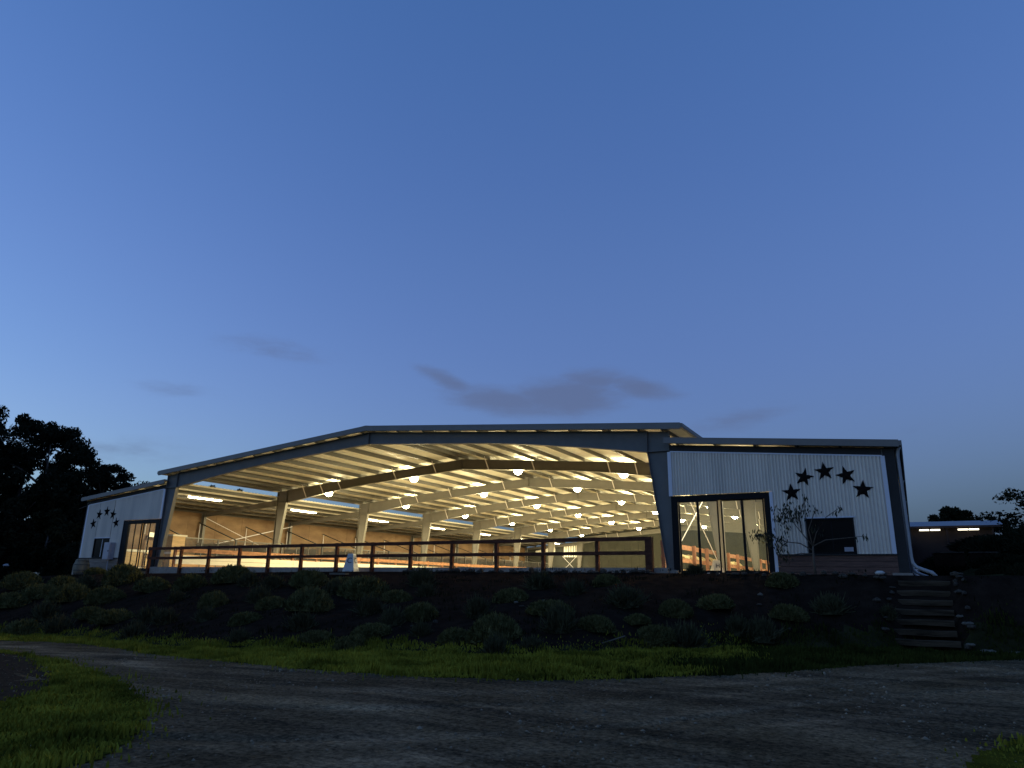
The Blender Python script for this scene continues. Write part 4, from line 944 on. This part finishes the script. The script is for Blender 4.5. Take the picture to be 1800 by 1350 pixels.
# ------------------------------------------------------------------ background trees and shrubs
def leaf_cloud(g, centers, radii, per, size, squash=.7):
    V = []
    for c, R in zip(centers, radii):
        n = per
        d = g.standard_normal((n, 3)); d /= np.linalg.norm(d, axis=1)[:, None]
        p = c + d * (R * g.random(n) ** .45)[:, None] * np.array([1, 1, squash])
        a = g.standard_normal((n, 3)); a /= np.linalg.norm(a, axis=1)[:, None]
        b = np.cross(a, g.standard_normal((n, 3))); b /= np.linalg.norm(b, axis=1)[:, None]
        s = (size * g.uniform(.5, 1.3, n))[:, None]
        V.append(np.stack([p - a * s, p + b * s * .45, p + a * s, p - b * s * .45], 1).reshape(-1, 3))
    V = np.concatenate(V); return V, np.arange(len(V)).reshape(-1, 4)
def tree_parts(seed, H, W, mat, nl=9, per=70, size=.3, lowest=.35, squash=.7, sub=5):
    g = np.random.default_rng(seed); rr = random.Random(seed)
    tr = MB(); tr.tube([(0, 0, -.6), (.02 * W, 0, H * .2), (-.02 * W, .02 * W, H * .5), (.02 * W, 0, H * .86)], [H * .028, H * .022, H * .015, H * .004], 8)
    cs = []; rs = []
    for k in range(nl):
        t = lowest + (.92 - lowest) * (k + .5) / nl; a = k * 2.4 + rr.uniform(-.4, .4)
        prof = math.sin(PI * min(1, (t - lowest * .55) / (1.12 - lowest * .55))) ** .7
        R = W * .5 * prof * rr.uniform(.7, 1.1)
        base = Vector((0, 0, H * (t - .16))); tip = Vector((R * math.cos(a), R * math.sin(a), H * t))
        mid = base.lerp(tip, .5) + Vector((0, 0, H * .02))
        tr.tube([base, mid, tip], [H * .009, H * .006, H * .002], 5)
        for q in range(sub):
            f = rr.uniform(.45, 1.1); j = Vector((rr.gauss(0, W * .07), rr.gauss(0, W * .07), rr.gauss(0, H * .035)))
            c = base.lerp(tip, f) + j; cs.append(np.array(c)); rs.append(W * rr.uniform(.07, .13))
    for q in range(sub): cs.append(np.array((rr.gauss(0, W * .08), rr.gauss(0, W * .08), H * rr.uniform(.86, .97)))); rs.append(W * rr.uniform(.07, .12))
    V, F = leaf_cloud(g, cs, rs, per, size, squash)
    return tr.mesh('trunk', 'bark', True), np_mesh('crown', V, F, mat)
def tree(name, parts, x, y, z, rz, sc, label, grp):
    r = empty(name, (x, y, z), rz); r.scale = sc if isinstance(sc, tuple) else (sc, sc, sc)
    put('trunk', parts[0], r); put('crown', parts[1], r); tag(r, label, 'tree', grp); return r
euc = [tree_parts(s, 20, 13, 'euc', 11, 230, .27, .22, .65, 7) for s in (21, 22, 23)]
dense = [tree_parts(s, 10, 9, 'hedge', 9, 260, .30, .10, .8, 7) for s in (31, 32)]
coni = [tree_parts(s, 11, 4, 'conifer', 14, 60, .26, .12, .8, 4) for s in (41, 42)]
def bearing(dx, dy, dist): return CAMPOS.x + dx * dist, CAMPOS.y + dy * dist
# eucalyptus grove left of the arena: (direction, distance, top height above eye / distance)
GROVE = [(-.935, .355, 128, .190, 'tallest eucalyptus, cut by the left frame edge'), (-.915, .403, 120, .186, 'broad eucalyptus second from the left edge of the grove'), (-.896, .444, 118, .178, 'open crowned eucalyptus at the middle of the grove'),
         (-.8865, .4625, 116, .174, 'rounded tall eucalyptus on the right shoulder of the grove'), (-.870, .493, 118, .150, 'lower eucalyptus stepping down towards the arena roof'), (-.857, .515, 120, .132, 'short eucalyptus next to the left lean-to roof'), (-.8455, .534, 124, .110, 'lowest wispy tree just above the left lean-to roof')]
for k, (dx, dy, D, e, lb) in enumerate(GROVE):
    x, y = bearing(dx, dy, D); z0 = -2.6; Ht = e * D - z0 - .17
    s = Ht / 19.6
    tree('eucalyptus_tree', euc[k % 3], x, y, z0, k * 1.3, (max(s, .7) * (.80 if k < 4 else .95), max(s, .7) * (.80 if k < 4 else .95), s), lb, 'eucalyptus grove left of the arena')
low = [(-.955, .297, 96), (-.938, .347, 92), (-.918, .397, 100), (-.905, .425, 118), (-.880, .475, 104), (-.868, .497, 98), (-.858, .514, 92), (-.899, .438, 122), (-.847, .532, 105), (-.889, .458, 124), (-.927, .375, 112)]
lows = ['at the far left frame edge', 'second from the left frame edge', 'left of the white canopy', 'just behind the white canopy on its left', 'right of the white canopy', 'halfway between the white canopy and the oak barrel', 'behind the oak barrel', 'directly behind the white canopy', 'touching the left end of the lean-to roof', 'behind the white canopy on its right', 'in the dark mass left of the white canopy']
for k, (dx, dy, D) in enumerate(low):
    x, y = bearing(dx, dy, D); s = [1.0, .9, 1.05, .85, 1.0, .8, .62, 1.0, .75, 1.05, 1.1][k]
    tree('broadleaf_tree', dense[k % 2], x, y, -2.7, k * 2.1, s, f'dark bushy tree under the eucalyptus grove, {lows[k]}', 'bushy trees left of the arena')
for k, (dx, dy, D, e, lb) in enumerate(((-.785, .620, 92, .116, 'narrow dark conifer showing between the two left roofs, the taller'), (-.791, .612, 94, .110, 'slim dark conifer showing between the two left roofs, left of the taller one'), (-.770, .638, 95, .1135, 'dark conifer showing between the two left roofs, nearest the second column'), (-.797, .604, 96, .106, 'low conifer showing between the two left roofs, leftmost'))):
    x, y = bearing(dx, dy, D); Ht = e * D + .8
    tree('conifer_tree', coni[k % 2], x, y, -1.0, k, Ht / 10.9, lb, 'conifers behind the left roofs')
# canopy tent
x, y = bearing(-.8885, .459, 108); cp = empty('canopy_tent', (x, y, -1.75)); cp.scale = (1.25, 1.25, 1.0); tag(cp, 'small white pointed canopy tent standing far off by the dark trees', 'tent')
MB().add([(-1.3, -1.3, 2.75), (1.3, -1.3, 2.75), (1.3, 1.3, 2.75), (-1.3, 1.3, 2.75), (0, 0, 3.45), (-1.3, -1.3, 2.6), (1.3, -1.3, 2.6), (1.3, 1.3, 2.6), (-1.3, 1.3, 2.6)],
         [(0, 1, 4), (1, 2, 4), (2, 3, 4), (3, 0, 4), (5, 6, 1, 0), (6, 7, 2, 1), (7, 8, 3, 2), (8, 5, 0, 3)]).build('canopy', 'canvas', cp)
for sx in (-1.25, 1.25):
    for sy_ in (-1.25, 1.25): MB().tube([(sx, sy_, -1.2), (sx, sy_, 2.65)], .03, 6).build('leg', 'steel', cp)

# ------------------------------------------------------------------ barn and planting on the right
barn = empty('stable_barn', (0, 60, 2.2)); tag(barn, 'long low barn with grey metal roof and lit eave beyond the right corner', 'building')
x0, x1 = 17.0, 31.3
MB().prism([(0, 4.05), (4.2, 4.85), (8.4, 4.05), (8.4, 3.98), (4.2, 4.77), (0, 3.98)], 'x', x0, x1 + .25).build('roof', 'barnroof', barn)
MB().box(x0, x1 - .5, .9, 1.0, -.3, 3.98).build('wall', 'eavepaint', barn)
MB().prism([(.9, -.3), (7.5, -.3), (7.5, 4.1), (4.2, 4.73), (.9, 4.1)], 'x', x1 - .6, x1 - .5).build('gable_wall', 'eavepaint', barn)
MB().box(x0, x1 + .25, -.06, 0, 3.86, 4.06).build('fascia', 'eavepaint', barn)
for xx in (18.5, 22.0, 26.6, 30.6): MB().box(xx - .08, xx + .08, .2, .36, -.3, 3.98).build('post', 'eavepaint', barn)
for k, xx in enumerate((24.55, 25.55, 28.0, 28.95)):
    t = MB().tube([(xx - .44, 59.8, 5.84), (xx + .44, 59.8, 5.84)], .075, 8).build('barn_light', 'barntube', None, True)
    tag(t, f'glowing white tube under the barn eave, {["nearest the arena corner", "second from the arena corner", "second from the barn gable", "nearest the barn gable"][k]}', 'tube light', 'tube lights under the barn eave')
for k, (dx, y, top, w2, lb) in enumerate(((26.6, 78, 9.55, 7.5, 'dense dome shaped dark tree behind the barn roof'), (31.0, 80, 8.4, 4.5, 'smaller ragged tree behind the barn roof, right of the dome shaped one'))):
    xx = CAMPOS.x + (dx - CAMPOS.x) * (y + 26.9) / 86.9 if k == 0 else 32.4
    tree('broadleaf_tree', dense[k], xx + .6, y, 2.2, k, (w2 / 9, w2 / 9, (top - 2.2) / 9.8), lb, 'trees behind the barn')
rt_ = tree_parts(77, 6, 5.5, 'euc', 10, 60, .14, .1, .8, 6)
tree('leafy_tree', rt_, 30.0, 25, 1.0, .7, (1, 1, .80), 'leafy tree with arching twigs cut by the right frame edge', 'trees right of the arena')
big = [mound_mesh(51, 3200, .62, 'hedge', .13), mound_mesh(52, 3200, .62, 'hedge', .13)]
HED = [(25.4, 27, 3.6, 1.9), (28.2, 29, 4.6, 1.5), (31.4, 27, 4.4, 2.3), (25.2, 21, 2.6, 1.7), (27.2, 22, 3.0, 1.9), (29.6, 21, 3.6, 2.4), (26.6, 12, 2.0, .9), (28.3, 14, 2.6, 1.3), (25.6, 3, 1.1, .6), (26.7, 4.6, 1.7, .9), (28.1, 2.2, 1.6, .9), (26.2, -.6, 1.2, .7), (27.4, -2.2, 1.3, .8)]
hl = ['behind the low wall, nearest the arena corner', 'at the back under the barn lights', 'at the back below the leafy tree', 'in front of the low wall by the downspouts', 'above the middle of the low wall', 'beside the leafy tree on the right', 'in the dark bed right of the downspout', 'in the dark bed by the right frame edge', 'just right of the top garden step', 'behind the top of the garden steps', 'at the right frame edge beyond the steps', 'low on the bank right of the steps', 'lowest on the bank at the right frame edge']
for k, (x, y, wd, h) in enumerate(HED):
    o = put('hedge_shrub', big[k % 2], None, (x, y, float(hgt(x, y)) - .05), k * 1.1, (wd, wd, h * 1.3)); tag(o, f'dark leafy shrub {hl[k]}', 'shrub', 'dark shrubs right of the steps')
lw = empty('low_wall', (0, 17.2, 1.35)); tag(lw, 'low pale topped wall crossing the dark bed beyond the right corner', 'wall')
for k, xx in enumerate((24.1, 25.7, 27.3)):
    MB().box(xx, xx + 1.35, -.15, .15, -.3, .34).build('block', 'soil', lw)
    MB().box(xx - .03, xx + 1.38, -.2, .2, .341, .40).build('cap', 'stone', lw)
